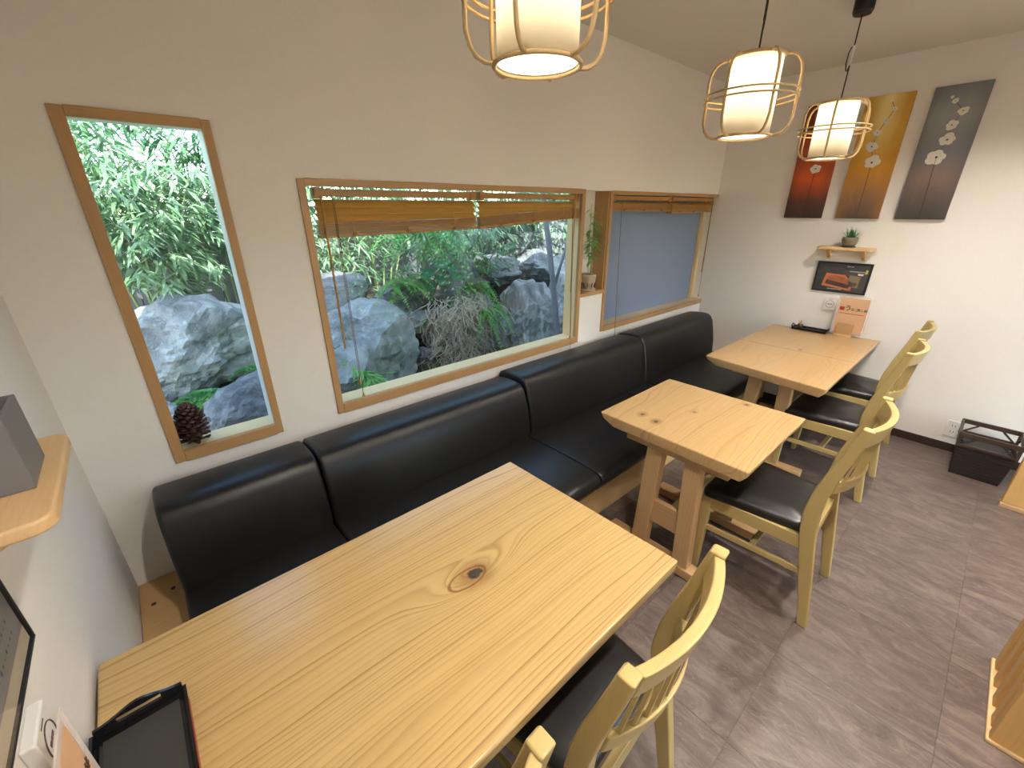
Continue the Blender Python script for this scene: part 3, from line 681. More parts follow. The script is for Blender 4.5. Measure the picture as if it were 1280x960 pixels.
# ------------------------------------------------------------------ wall shelves, framed pictures, call buttons (far wall and left wall)
def wall_shelf(name, label, loc, rz, length, depth, group):
    t = thing(name, label, 'shelf', loc, rz, group)      # local: wall at x=0, board towards +x, length along y, top at z=0
    poly = rrect(-.0, depth, -length / 2, length / 2, .028, 6)
    poly = [(max(0.0, x) if x > .03 else 0.0 if abs(x) < .03 and False else x, y) for x, y in poly]
    MB().prism(poly, 2, -.022, 0).build('board', 'shelf', t, bevel=.005, seg=3, ang=50)
    for yy in (-length * .30, length * .32):
        br = MB().prism([(0, -.022), (depth * .78, -.022), (depth * .70, -.034), (.022, -.072), (0, -.095)], 1, yy - .012, yy + .012).build('bracket', 'shelf', t, bevel=.002)
        for zz in (-.045, -.078):
            MB().lathe([(0, 0), (.004, 0), (.004, .001), (0, .001)], 8, (0, 0, 0)).build('screw', 'base_dark', br).matrix_local = Matrix.Translation((.021 if zz < -.06 else .055, yy, zz + (.003 if zz < -.06 else .004))) @ Matrix.Rotation(PI / 2, 4, 'Y')
    return t
SF = wall_shelf('wall_shelf', 'small pine wall shelf holding a potted plant below the golden canvas', (LX, .802, 1.345), PI, .345, .115, 'small pine wall shelves')
SL = wall_shelf('wall_shelf', 'small pine wall shelf with rounded corners holding a grey box, at left edge', (X0, .920, 1.235), 0, .325, .122, 'small pine wall shelves')
def framed(label, loc, rz, w_=.345, h_=.225, bw=.014, reflection=False):
    t = thing('picture_frame', label, 'picture', loc, rz, 'black framed food pictures')     # local: wall x=0, faces +x, y across (+y = viewer's right), z up from bottom
    for a in ((-w_ / 2, w_ / 2, 0, bw), (-w_ / 2, w_ / 2, h_ - bw, h_), (-w_ / 2, -w_ / 2 + bw, bw, h_ - bw), (w_ / 2 - bw, w_ / 2, bw, h_ - bw)):
        MB().box(.002, .0155, a[0], a[1], a[2], a[3]).build('frame_bar', 'black', t, bevel=.002)
    pr = MB().box(.002, .010, -w_ / 2 + bw - .002, w_ / 2 - bw + .002, bw - .002, h_ - bw + .002).build('print', 'p_reflection' if reflection else 'p_photo', t)
    # flat print: lacquer food box, eel, dish and small lettering
    def patch(name, pts, mat, d):
        mb = MB(); mb.v = [(d, y, z) for y, z in pts]; mb.f = [tuple(range(len(pts)))]; return mb.build(name, mat, pr, fix=False)
    if reflection:  # room reflection in the glass, painted as grey print with marks and cream band
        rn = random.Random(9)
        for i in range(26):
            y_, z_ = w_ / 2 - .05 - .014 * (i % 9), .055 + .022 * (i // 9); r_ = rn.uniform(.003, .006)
            patch('reflection_mark', [(y_, z_), (y_ + r_, z_ + .001), (y_ + r_, z_ + r_ * 1.3), (y_ + .001, z_ + r_)], 'p_brown', .0106)
        patch('reflection_band', [(-w_ / 2 + bw, bw), (w_ / 2 - bw, bw), (w_ / 2 - bw, .035), (-w_ / 2 + bw, .035)], 'p_reflection_cream', .0103)
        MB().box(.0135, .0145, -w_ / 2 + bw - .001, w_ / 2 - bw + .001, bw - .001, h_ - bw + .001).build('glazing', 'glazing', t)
        return t
    patch('printed_tray', [(-.115, .045), (.075, .022), (.085, .070), (.02, .135), (-.100, .140)], 'p_orange', .0103)
    patch('printed_box', [(-.095, .060), (.060, .035), (.065, .065), (-.090, .092)], 'p_brown', .0106)
    patch('printed_food', [(-.092, .094), (.060, .067), (.045, .105), (-.02, .125), (-.07, .122)], 'p_eel', .0106)
    patch('printed_dish', [(.045, .050), (.115, .045), (.118, .130), (.05, .135)], 'p_tan', .0103)
    patch('printed_bowl', [(.055, .062), (.10, .060), (.105, .080), (.05, .084)], 'p_brown', .0107)
    patch('printed_pickle', [(.135, .150), (.150, .152), (.152, .178), (.140, .182)], 'p_yellow', .0104)
    patch('printed_cup', [(.098, .138), (.128, .136), (.133, .150), (.095, .152)], 'petal', .0104)
    for (y0, y1, z) in ((-.07, .02, .022), (.04, .125, .160), (.02, .055, .193)):
        q = y0; rn = random.Random(int(z * 1e4))
        while q < y1:
            l = rn.uniform(.004, .009); patch('printed_lettering', [(q, z), (q + l, z), (q + l, z + .006), (q, z + .006)], 'petal', .0106); q += l + .003
    MB().box(.0135, .0145, -w_ / 2 + bw - .001, w_ / 2 - bw + .001, bw - .001, h_ - bw + .001).build('glazing', 'glazing', t)
    return t
M['p_reflection'] = plain('grey_reflection_print', (.30, .28, .28), .5); M['p_reflection_cream'] = plain('cream_reflection_print', (.62, .54, .42), .5)  # grey and cream colours stand in for the reflection on the glazing
M['p_photo'] = plain('dark_print', (.055, .052, .058), .5, var=.5, scale=14); M['p_orange'] = plain('print_orange', (.62, .20, .08), .5); M['p_brown'] = plain('print_brown', (.10, .055, .05), .5)
M['p_eel'] = plain('print_eel', (.40, .13, .06), .5, var=.4, scale=60); M['p_tan'] = plain('print_tan', (.26, .20, .11), .5); M['p_yellow'] = plain('print_yellow', (.62, .60, .12), .5)
framed('black framed food picture on the far wall under the plant shelf', (LX, .790, 1.008), PI)
framed('black framed picture with painted grey reflection at the left edge, under the grey box shelf', (X0, .712, .972), 0, bw=.006, reflection=True)
def call_button(label, loc, rz):
    t = thing('call_button', label, 'button', loc, rz, 'white wall call buttons')
    MB().box(.0, .018, -.042, .042, 0, .088).build('housing', 'white', t, bevel=.004, seg=3)
    MB().tube([(.0185, .027 * math.cos(2 * PI * i / 28), .044 + .027 * math.sin(2 * PI * i / 28)) for i in range(28)], .0011, 6, closed=True).build('ring_mark', 'p_brown', t)
    for i, (a, b) in enumerate(((-.014, -.004), (-.002, .004), (.006, .014))): MB().box(.018, .0186, a, b, .041, .047).build('mark', 'p_brown', t)
    MB().box(.018, .0186, -.012, .010, .078, .080).build('mark', 'p_brown', t)
    return t
call_button('white call button on the far wall beside the menu card', (LX, .812, .872), PI)
call_button('white call button with ring mark on the left wall at bottom left', (X0, .742, .845), 0)
# outlet on far wall
ou = thing('wall_outlet', 'white wall outlet plate low on the far wall beside the basket', 'outlet', (LX, -.098, .112))
MB().box(-.008, 0, -.037, .037, 0, .118).build('plate', 'white', ou, bevel=.003)
for zz in (.030, .075):
    for yy in (-.008, .008): MB().box(-.0086, -.0078, yy - .0015, yy + .0015, zz, zz + .014).build('slot', 'base_dark', ou)

# ------------------------------------------------------------------ things on shelves and tables
M['menu_paper'] = plain('peach_menu_paper', (.70, .42, .25), .6, var=.12, scale=6)
k = NT('clear_sleeve'); tr = k.n('ShaderNodeBsdfTransparent'); df = k.n('ShaderNodeBsdfDiffuse'); df.inputs[0].default_value = (.85, .75, .72, 1); ms = k.n('ShaderNodeMixShader'); ms.inputs[0].default_value = .45
k.L(tr.outputs[0], ms.inputs[1]); k.L(df.outputs[0], ms.inputs[2]); k.L(ms.outputs[0], k.out.inputs[0]); M['sleeve'] = k.m
def menu_card(label, loc, rz, hl):
    # local: card in the y-z plane facing +x, y to the viewer's right, bottom at z=0.02 in a wooden foot
    t = thing('menu_card', label, 'menu', loc, rz, 'menu cards in clear sleeves'); 
    W_, H_ = .178, .262
    MB().box(-.0012, .0002, -W_ / 2, W_ / 2, .028, .028 + H_).build('printed_card', 'menu_paper', t)
    for a in ((-W_ / 2 - .014, -W_ / 2, .016, .040 + H_), (W_ / 2, W_ / 2 + .014, .016, .040 + H_), (-W_ / 2, W_ / 2, .028 + H_, .040 + H_), (-W_ / 2, W_ / 2, .016, .028)):
        MB().box(-.0016, .0008, *a).build('clear_sleeve', 'sleeve', t)
    mk = lambda y, z: Matrix.Translation((.0006, y, z)) @ Matrix(((0, 0, 1, 0), (1, 0, 0, 0), (0, 1, 0, 0), (0, 0, 0, 1)))
    MB().box(.0, .0008, -.082, -.052, .196, .222).build('red_seal', 'red', t)
    text('menu_lettering', 'う', .046, 'base_dark', t, mk(-.030, .212))
    text('menu_lettering', 'なぎ', .024, 'base_dark', t, mk(.012, .206))
    text('menu_lettering', '蒸し鉢', .021, 'base_dark', t, mk(.058, .206))
    rn = random.Random(3); q = -.080
    while q < .078:
        l = rn.uniform(.003, .008); MB().box(.0, .0006, q, q + l, .170, .176).build('small_lettering', 'p_brown' if rn.random() < .7 else 'red', t); q += l + .003
    MB().box(-.022, .034, -.072 - hl, .042 - hl, .0, .016).build('wooden_foot', 'shelf', t, bevel=.002)
    MB().box(.0045, .0125, -.068 - hl, .038 - hl, .016, .098).build('wooden_front', 'tfoot', t, bevel=.002)
    MB().box(-.0125, -.0045, -.068 - hl, .038 - hl, .016, .098).build('wooden_back', 'tfoot', t, bevel=.002)
    return t
mc = menu_card('peach menu card with red seal and black lettering in wooden stand, far table', (4.005, .652, .697), PI, 0)
m2 = menu_card('peach menu card in clear sleeve at bottom left corner beside the tray', (-.222, .570, .697), 0, 0)

def tray(label, loc, rz, Lx=.135, Ly=.27, group='black lacquer trays', red=True):
    t = thing('tray', label, 'tray', loc, rz, group)        # local: long side along y, origin at the bottom centre
    hx, hy = Lx / 2, Ly / 2
    MB().box(-hx, hx, -hy, hy, 0, .006).build('tray_floor', 'lacquer', t, bevel=.001)
    MB().box(-hx + .010, hx - .010, -hy + .014, hy - .014, .006, .0075).build('mat', 'matte', t)
    for s in (-1, 1):
        MB().hexa([(s * hx - s * .005, -hy, .006), (s * hx, -hy, .006), (s * hx, hy, .006), (s * hx - s * .005, hy, .006), (s * hx + s * .001, -hy, .021), (s * hx + s * .006, -hy, .021), (s * hx + s * .006, hy, .021), (s * hx + s * .001, hy, .021)]).build('side_wall', 'lacquer', t)
        if red: MB().box(s * hx + s * .0055, s * hx + s * .0068, -hy + .015, hy - .035, .010, .021).build('red_edge', 'red', t)
        # raised end with a handle slot: lower bar, uprights, arched top bar
        yo = s * hy; N = 12; top = lambda x: .026 + .016 * math.exp(-(x / (Lx * .28)) ** 2)
        xs = [-hx + Lx * i / N for i in range(N + 1)]
        def strip(z0f, z1f, a, b):
            mb = MB(); ii = [x for x in xs if a - 1e-6 <= x <= b + 1e-6]
            for x in ii:
                l0, l1 = z0f(x), z1f(x); sl = .25 * s
                mb.v += [(x, yo - s * .006 + sl * l0, l0), (x, yo + sl * l0, l0), (x, yo + sl * l1, l1), (x, yo - s * .006 + sl * l1, l1)]
            for i in range(len(ii) - 1):
                q = i * 4; mb.f += [(q + j, q + (j + 1) % 4, q + 4 + (j + 1) % 4, q + 4 + j) for j in range(4)]
            e = (len(ii) - 1) * 4; mb.f += [(3, 2, 1, 0), (e, e + 1, e + 2, e + 3)]
            return mb
        sl_lo, sl_hi = .020, .030
        big = strip(lambda x: .004, lambda x: sl_lo, -hx, hx)
        for mb2 in (strip(lambda x: sl_lo, top, -hx, -hx + Lx * 3 / N), strip(lambda x: sl_lo, top, hx - Lx * 3 / N, hx), strip(lambda x: sl_hi, top, -hx + Lx * 3 / N, hx - Lx * 3 / N)):
            o_ = len(big.v); big.v += mb2.v; big.f += [tuple(i + o_ for i in f) for f in mb2.f]
        big.build('handle_end', 'lacquer', t)
    return t
tray('black lacquer tray with handle slot and red edge on the nearest table', (-.205, .735, .6972), .0)
tray('small black tray with toothpick cup on the far table', (3.995, .885, .6972), .0, .085, .235, red=False)
cup = thing('toothpick_cup', 'dark cup full of toothpicks on the far table tray', 'cup', (3.985, .955, .7047))
MB().lathe([(0, 0), (.017, 0), (.020, .036), (.0185, .036), (.016, .004), (0, .004)], 20).build('cup', 'dark_dish', cup, smooth=True)
rn = random.Random(5)
for i in range(16):
    a = rn.uniform(0, 6.28); r = rn.uniform(0, .012)
    MB().tube([(r * .6 * math.cos(a), r * .6 * math.sin(a), .005), (r * 1.5 * math.cos(a), r * 1.5 * math.sin(a), .062 + rn.uniform(-.003, .004))], .0011, 5).build('toothpick', 'shelf', cup)
# grey box on the left shelf
gb = thing('grey_box', 'dark grey open-topped plastic box on the left wall shelf', 'box', (-.236, .925, 1.2352))
for a in ((-.048, .049, -.060, -.054), (-.048, .049, .054, .060), (-.048, -.042, -.054, .054), (.043, .049, -.054, .054)): MB().box(a[0], a[1], a[2], a[3], 0, .115).build('side', 'grey', gb, bevel=.0015)
MB().box(-.042, .043, -.054, .054, .0, .006).build('bottom', 'grey', gb)
MB().box(-.042, .043, -.054, .054, .085, .088).build('inner_grille', 'black', gb)

# succulent on far shelf
sp = thing('potted_succulent', 'spiky plant in an olive stoneware pot on the far wall shelf', 'plant', (LX - .062, .792, 1.3452))
MB().lathe([(0, 0), (.040, 0), (.046, .006), (.044, .008), (0, .008)], 28).build('saucer', 'dark_dish', sp, smooth=True)
MB().lathe([(0, .008), (.030, .008), (.041, .022), (.049, .045), (.0485, .062), (.043, .071), (.038, .070), (.036, .062), (0, .060)], 28).build('pot', 'stone_pot', sp, smooth=True)
mb = MB(); rn = random.Random(11)
for i in range(95):
    a = rn.uniform(0, 6.28); el = rn.uniform(.25, 1.45); d = Vector((math.cos(a) * math.cos(el), math.sin(a) * math.cos(el), math.sin(el)))
    if d.x > .45: d.x *= -.4
    mb.leaf(Vector((rn.uniform(-.014, .014), rn.uniform(-.018, .018), .060)), d, Vector((0, 0, 1)), rn.uniform(.055, .095), .0055, .08)
stuff(mb.build('spiky_leaves', 'hosta', sp, fix=False))
# bamboo pot in niche
bp = thing('potted_bamboo', 'little bamboo in a footed speckled pot in the niche between windows', 'plant', (2.385, WY + .042, NI[2] + .0222))
MB().lathe([(0, 0), (.048, 0), (.052, .006), (.050, .012), (0, .012)], 28).build('saucer', 'ceramic', bp, smooth=True)
MB().lathe([(0, .018), (.036, .018), (.043, .05), (.050, .095), (.051, .112), (.046, .112), (.043, .100), (0, .098)], 28).build('pot', 'ceramic', bp, smooth=True)
for i in range(7):
    a = 2 * PI * i / 7; MB().lathe([(0, 0), (.008, 0), (.010, .016), (0, .016)], 8, (.031 * math.cos(a), .031 * math.sin(a), .011)).build('pot_foot', 'ceramic', bp)
for i in range(9):
    a = 2 * PI * i / 9 + .2; pp = MB().box(-.004, .004, -.0015, .0015, 0, .03).build('dark_drip', 'dark_dish', bp); pp.location = (.0405 * math.cos(a), .0405 * math.sin(a), .026); pp.rotation_euler = (0, .16, a)
MB().lathe([(0, .099), (.043, .099), (.03, .106), (0, .108)], 16).build('soil', 'soil', bp)
mb = MB(); rn = random.Random(21)
for i, (dx, dy, hh) in enumerate(((-.012, 0, .30), (.010, -.012, .42), (.016, .006, .36), (-.004, -.014, .26), (.002, .012, .46))):
    pts = [(dx * (1 + 1.0 * q) , dy * (1 + .6 * q), .10 + hh * q) for q in (0, .33, .66, 1)]
    MB().tube(pts, [.0022, .002, .0017, .001], 6).build('stem', 'culm', bp)
    for q in range(22):
        f = rn.uniform(.42, 1); p = Vector((dx * (1 + f), dy * (1 + .6 * f), .10 + hh * f)); a = rn.uniform(0, 6.28)
        d = Vector((math.cos(a), -abs(math.sin(a)) * .8 + .15, rn.uniform(-.5, .35)))
        mb.leaf(p + d * .012, d, Vector((0, 0, 1)), rn.uniform(.045, .075), .017, .25)
stuff(mb.build('bamboo_leaves', 'fern', bp, fix=False))

# pinecone on sill of the first window
pc = thing('pinecone', 'large brown pinecone standing on the sill of the tall narrow window', 'pinecone', (.027, WY + .042, W1[2] + .0415))
MB().lathe([(0, .004), (.022, .010), (.028, .05), (.020, .11), (.006, .15), (0, .152)], 14).build('core', 'pine', pc, smooth=True)
sc_mb = None; N = 118
for i in range(N):
    f = i / (N - 1); a = i * 2.39996; z = .012 + .138 * f
    R_ = .052 * math.sin(PI * min(1, .30 + .66 * f)) ** .8 + .004
    el = -.05 + .95 * f
    if sc_mb is None:
        s_ = MB(); 
        s_.v = [(0, -.006, -.002), (0, .006, -.002), (.6, -.15, .0), (.6, .15, 0), (1, -.13, .04), (1, .13, .04), (1.04, 0, .11), (.6, 0, .06), (.6, 0, -.05), (1.0, 0, -.03)]
        s_.v = [(x, y, z_) for x, y, z_ in s_.v]
        s_.f = [(0, 2, 7), (0, 7, 3, 1), (2, 4, 6, 7), (7, 6, 5, 3), (0, 8, 2), (0, 1, 3, 8), (2, 8, 9, 4), (8, 3, 5, 9), (4, 9, 6), (9, 5, 6)]
        o = s_.build('cone_scale', 'pine', pc, smooth=False); sc_mb = o
    else:
        o = sc_mb.copy(); COL.objects.link(o)
    o.location = (0, 0, z); o.rotation_euler = (0, -el, a); o.scale = (R_ / max(.35, math.cos(el) ** .5), .058 + .02 * math.sin(PI * f), .075)

# ------------------------------------------------------------------ basket, wooden screens on the right
bk = thing('waste_basket', 'dark woven square basket with open wooden rim on the floor by the far wall', 'basket', (3.83, -.262, 0), .02)
b0, b1, hb = .112, .135, .30
M['basket'] = plain('dark_basket', (.022, .015, .012), .6, var=.4, scale=60, bump=.3)
M['basket_rim'] = plain('basket_rim', (.065, .042, .032), .5)
for i in range(9):
    z0 = .012 + i * .0215; f0 = z0 / hb; f1 = (z0 + .019) / hb
    q0, q1 = b0 + (b1 - b0) * f0, b0 + (b1 - b0) * f1
    for r in range(4):
        mb = MB().hexa([(-q0, -q0 - .002, z0), (q0, -q0 - .002, z0), (q0, -q0 + .004, z0), (-q0, -q0 + .004, z0), (-q1, -q1 - .002, z0 + .019), (q1, -q1 - .002, z0 + .019), (q1, -q1 + .006, z0 + .019), (-q1, -q1 + .006, z0 + .019)])
        mb.build('woven_band', 'basket', bk, bevel=.002).rotation_euler = (0, 0, r * PI / 2)
for r in range(4):
    for zz, hh in ((.205, .016), (hb - .03, .03)):
        q = b0 + (b1 - b0) * zz / hb + .004
        MB().box(-q, q, -q - .004, -q + .008, zz, zz + hh).build('rim_bar', 'basket_rim', bk, bevel=.002).rotation_euler = (0, 0, r * PI / 2)
    for s in (-1, 1):
        MB().tube([(s * .122, -.126, .21), (s * .055, -.130, .272)], .006, 6).build('rim_strut', 'basket_rim', bk).rotation_euler = (0, 0, r * PI / 2)
    MB().box(-.136, -.122, -.136, -.122, .20, hb).build('corner_post', 'basket_rim', bk).rotation_euler = (0, 0, r * PI / 2)
MB().box(-b0, b0, -b0, b0, .0, .012).build('bottom', 'basket', bk)
MB().box(-b0 + .01, b0 - .01, -b0 + .01, b0 - .01, .012, .19).build('inner_liner', 'matte', bk)
s1 = thing('slatted_screen', 'slatted wooden screen end at the bottom right corner of the floor', 'screen', (1.71, -.412, 0))
MB().box(.0, .03, -.55, 0, .012, .95).build('end_panel', 'screen', s1, bevel=.004)
MB().box(-.006, .40, -.55, .006, 0, .014).build('base_board', 'shelf', s1, bevel=.003)
for i in range(4):
    x = .055 + i * .095
    MB().box(x, x + .048, -.045, -.002, .014, .95).build('slat', 'screen', s1, bevel=.003)
MB().box(.03, .40, -.10, -.05, .014, .95).build('back_panel', 'screen', s1)
s2 = thing('room_divider', 'orange-brown wooden divider end on the floor beside the basket at right edge', 'divider', (3.455, -.388, 0))
MB().box(0, .045, -.50, 0, .03, 1.0).build('board', 'screen', s2, bevel=.006)
MB().box(-.004, .049, -.50, .004, 0, .03).build('plinth', 'tfoot', s2, bevel=.004)

# ------------------------------------------------------------------ garden
def ground_z(x, y):
    t = min(1, max(0, (y - 2.25) / 1.15)); return .10 + .80 * t * t * (3 - 2 * t) + .05 * noise.noise(Vector((x * 1.3, y * 1.3, 0)))
mb = MB(); nx, ny = 60, 44
for j in range(ny + 1):
    for i in range(nx + 1):
        x = -4 + 12 * i / nx; y = WY + TH + 6.0 * (j / ny) ** 1.4; mb.v.append((x, y, ground_z(x, y)))
for j in range(ny):
    for i in range(nx): b = j * (nx + 1) + i; mb.f.append((b, b + 1, b + nx + 2, b + nx + 1))
g = struct(mb.build('garden_ground', 'soil', smooth=True))
def rock(label, c, size, mat, seed, rot=0, rough=.28, peak=0, strata=0, name='boulder'):
    bm = bmesh.new(); bmesh.ops.create_icosphere(bm, subdivisions=5, radius=1)
    o_ = Vector((seed * 7.3, seed * 3.1, seed * 5.7)); rn = random.Random(seed)
    planes = [(Vector((rn.gauss(0, 1), rn.gauss(0, 1), rn.gauss(0, .8))).normalized(), rn.uniform(.58, .86)) for _ in range(13)]
    for v in bm.verts:
        p = v.co.normalized(); r = 1.0
        for pn, pd in planes:
            dd = p.dot(pn)
            if dd > 1e-3: r = min(r, pd / dd)
        r += rough * .42 * noise.fractal(p * 1.7 + o_, 1.0, 2.0, 3)
        r -= rough * .32 * max(0, .35 - abs(noise.noise(p * 2.1 + o_ * 2))) ** 1.5 * 2.2      # clefts
        r += rough * .16 * noise.fractal(p * 6.5 + o_, .9, 2.1, 4)
        q = p * r
        if peak: q.z += peak * max(0, 1 - math.hypot(q.x + .3, q.y) * 1.15)
        if strata: q += Vector((p.x, p.y, 0)) * strata * (abs(noise.noise(Vector((p.x * 5, p.y * 5, p.z * 1.1)) + o_)) * 2 - .6)
        v.co = Vector((q.x * size[0], q.y * size[1], q.z * size[2]))
    me = bpy.data.meshes.new(name); bm.to_mesh(me); bm.free(); me.materials.append(M[mat])
    me.polygons.foreach_set('use_smooth', [False] * len(me.polygons))
    o = bpy.data.objects.new(name, me); COL.objects.link(o); o.location = c; o.rotation_euler = (0, 0, rot)
    return tag(o, label, 'rock', 'garden rocks')
rock('pale blue-grey boulder seen through the lower half of the tall narrow window', (.20, 3.05, .84), (.46, .36, .34), 'rock_blue', 1, .2)
rock('low dark grey rock at the bottom right of the tall narrow window', (.40, 2.55, .56), (.40, .25, .22), 'rock_dark', 2, .5)
rock('small rock at the bottom left of the tall narrow window behind the pinecone', (-.16, 2.62, .58), (.24, .2, .20), 'rock_blue', 3)
rock('big pointed blue-grey boulder at the lower left of the wide window', (1.02, 2.72, .62), (.50, .34, .46), 'rock_blue', 4, .1, .22, peak=.30)
rock('rounded dark boulder behind the pointed boulder', (1.10, 3.12, 1.04), (.30, .24, .21), 'rock_dark', 5, .3, .15)
rock('flat mossy slab of stone right of the pointed boulder', (1.53, 2.88, .80), (.24, .17, .085), 'rock_grey', 6)
rock('fist-sized stone under the flat mossy slab', (1.42, 2.78, .69), (.085, .08, .05), 'rock_grey', 7)
rock('small wedge stone lowest in the gap by the pointed boulder', (1.50, 2.72, .60), (.10, .09, .08), 'rock_dark', 8)
rock('mossy grey rock under the hanging fern', (1.56, 3.15, .95), (.27, .2, .18), 'rock_grey', 9)
rock('grey-brown block of rock above the dry straw', (2.08, 3.05, 1.02), (.23, .2, .27), 'rock_grey', 10, .4)
rock('large striated cliff-like rock at the right of the wide window', (2.68, 2.86, .55), (.47, .30, .50), 'rock_cliff', 11, .1, .3, strata=.10)
rock('upright grey rock between the straw and the striated rock', (2.22, 2.90, .62), (.22, .22, .42), 'rock_cliff', 12, .2, .25, strata=.06)
rock('long dark boulder lying above the striated rock', (2.58, 3.20, 1.06), (.40, .24, .16), 'rock_dark', 13, .1)
rock('tan boulder beside the thin tree trunk', (3.16, 3.20, 1.05), (.33, .25, .19), 'rock_grey', 14)
rock('dark high boulder at the top of the rock bank', (3.05, 3.50, 1.27), (.42, .3, .26), 'rock_dark', 15)
rock('grey boulder at the top right corner of the wide window', (3.55, 3.35, 1.24), (.30, .26, .30), 'rock_grey', 16)
rock('rock at the lower right corner of the wide window', (3.12, 2.75, .55), (.26, .24, .30), 'rock_cliff', 17, .6, .3, strata=.06)
rock('tall dark rock closing the bank at the right edge of the wide window', (3.50, 2.95, .78), (.36, .30, .50), 'rock_cliff', 19, .3, .3, strata=.06)
rock('boulder stacked on the tall dark rock at the right edge', (3.95, 3.25, 1.20), (.42, .35, .38), 'rock_grey', 20, .2)
rock('brown rock buried under the straw', (1.86, 3.0, .55), (.34, .28, .40), 'rock_grey', 18)

def bamboo(label, base, height, spread, ntwig, mat, seed, lean=(0, -.3), zmin=.35, culms=5, leaf=(.08, .13), name='bamboo_clump'):
    rn = random.Random(seed)
    t = thing(name, label, 'bamboo', base, group='bamboo in the garden'); mb = MB()
    tops = []
    for i in range(culms):
        a = rn.uniform(0, 6.28); r = rn.uniform(.3, 1) * spread; hh = height * rn.uniform(.75, 1.05)
        b0 = Vector((.25 * r * math.cos(a), .25 * r * math.sin(a), 0)); e = Vector((r * math.cos(a) + lean[0], r * math.sin(a) * .6 + lean[1], hh))
        pts = []
        for q in range(9):
            f = q / 8; p = b0.lerp(e, f ** 1.25 if True else f); p.z = hh * (f - .12 * f ** 4); pts.append(p)
        MB().tube(pts, [.009 * (1 - .8 * q / 8) for q in range(9)], 6).build('culm', 'culm', t); tops.append(pts)
    for i in range(ntwig):
        pts = rn.choice(tops); f = rn.uniform(zmin, 1.0) * 8; q = min(7, int(f)); p = pts[q].lerp(pts[q + 1], f - q)
        a = rn.uniform(0, 6.28); ln = rn.uniform(.08, .5) * spread * 1.1
        d = Vector((math.cos(a), math.sin(a), rn.uniform(-.35, .35)))
        tip = p + d * ln; tip.z -= ln * ln * .4
        nl = rn.randint(4, 7)
        for j in range(nl):
            aa = a + rn.uniform(-1.2, 1.2); ld = Vector((math.cos(aa), math.sin(aa), rn.uniform(-.9, .15)))
            mb.leaf(tip + Vector((rn.uniform(-.02, .02), rn.uniform(-.02, .02), rn.uniform(-.02, .02))), ld, Vector((rn.uniform(-.4, .4), rn.uniform(-.4, .4), 1)), rn.uniform(*leaf), rn.uniform(.012, .02), rn.uniform(.05, .3))
    stuff(mb.build('bamboo_foliage', mat, t, fix=False)); return t
bamboo('dense pale bamboo filling the upper part of the tall narrow window', (.10, 3.45, .86), 1.35, .55, 620, 'bamboo_leaf', 31, (0, -.25), culms=9)
bamboo('bamboo clump behind the tall narrow window reaching to its top', (.55, 3.75, .88), 1.75, .65, 620, 'bamboo_dark', 32, (-.1, -.2), culms=9)
bamboo('bamboo clump left of the tall narrow window', (-.55, 3.6, .88), 1.6, .65, 520, 'bamboo_leaf', 33, (.2, -.2), culms=8)
bamboo('pale bamboo at the upper left of the wide window', (1.10, 3.62, .90), .85, .50, 260, 'bamboo_leaf', 34, (-.05, -.1), .25, culms=7)
bamboo('bamboo sprays hanging at the centre top of the wide window', (1.95, 3.35, .90), .80, .42, 150, 'bamboo_leaf', 35, (.10, -.5), .5, culms=6)
bamboo('bamboo at the upper right of the wide window by the thin trunk', (2.75, 3.75, .92), .95, .55, 300, 'bamboo_leaf', 36, (0, -.35), .4, culms=8)
bamboo('tall dark bamboo along the fence at the right', (3.6, 3.8, .92), 1.3, .6, 300, 'bamboo_dark', 37, (0, -.2), .3, culms=8)
bamboo('tall bamboo along the fence behind the wide window blinds', (1.75, 3.85, .92), 1.5, .7, 420, 'bamboo_dark', 38, (0, -.1), .35, culms=9)
bamboo('bamboo leaning over the boulders at the right edge of the wide window', (3.45, 3.75, .95), 1.0, .5, 260, 'bamboo_leaf', 41, (-.1, -.4), .4, culms=7)
bamboo('small bright bamboo sprig in front of the pointed boulder', (.98, 2.36, .12), .78, .16, 26, 'fern', 39, (-.05, 0), .82, culms=3, leaf=(.07, .12))
bamboo('bamboo sprig drooping over the striated rock', (2.35, 3.12, .88), .55, .35, 70, 'bamboo_dark', 40, (.05, -.45), .4, culms=4, leaf=(.05, .09))
def fern(label, base, n, L, seed, mat='fern', name='fern', down=0.0, dirs=None):
    rn = random.Random(seed); t = thing(name, label, 'fern', base, group='ferns on the rock bank'); mb = MB()
    for i in range(n):
        a = rn.uniform(PI, 2 * PI) if rn.random() < .8 else rn.uniform(0, PI); l = L * rn.uniform(.6, 1.1); el = rn.uniform(.2, 1.2) - down
        d = Vector((math.cos(a) * math.cos(el), math.sin(a) * math.cos(el), math.sin(el))); p = Vector((rn.uniform(-.1, .1), rn.uniform(-.06, .06), rn.uniform(0, .06)))
        for q in range(18):
            f = q / 17; pos = p + d * (l * f) - Vector((0, 0, (.7 + down) * l * f * f))
            tng = (d - Vector((0, 0, 2 * (.7 + down) * f))).normalized(); sd = tng.cross(Vector((0, 0, 1)))
            if sd.length < .1: sd = Vector((1, 0, 0))
            sd.normalize()
            for s in (-1, 1):
                mb.leaf(pos, sd * s + tng * .5, Vector((0, 0, 1)), .045 * (1 - .7 * f) + .012, .012, .2)
    return stuff(mb.build('fern_fronds', mat, t, fix=False))
fern('bright green fern hanging in the centre of the wide window', (1.58, 2.86, 1.44), 46, .46, 51, down=.3)
fern('fern spilling over the mossy rock', (1.52, 3.0, 1.08), 22, .26, 52, down=.2)
fern('low fern right of the dry straw', (2.14, 2.74, .82), 18, .24, 53, 'fern', down=.5)
fern('fern growing between the two boulders of the tall narrow window', (.46, 2.80, .66), 12, .12, 54)
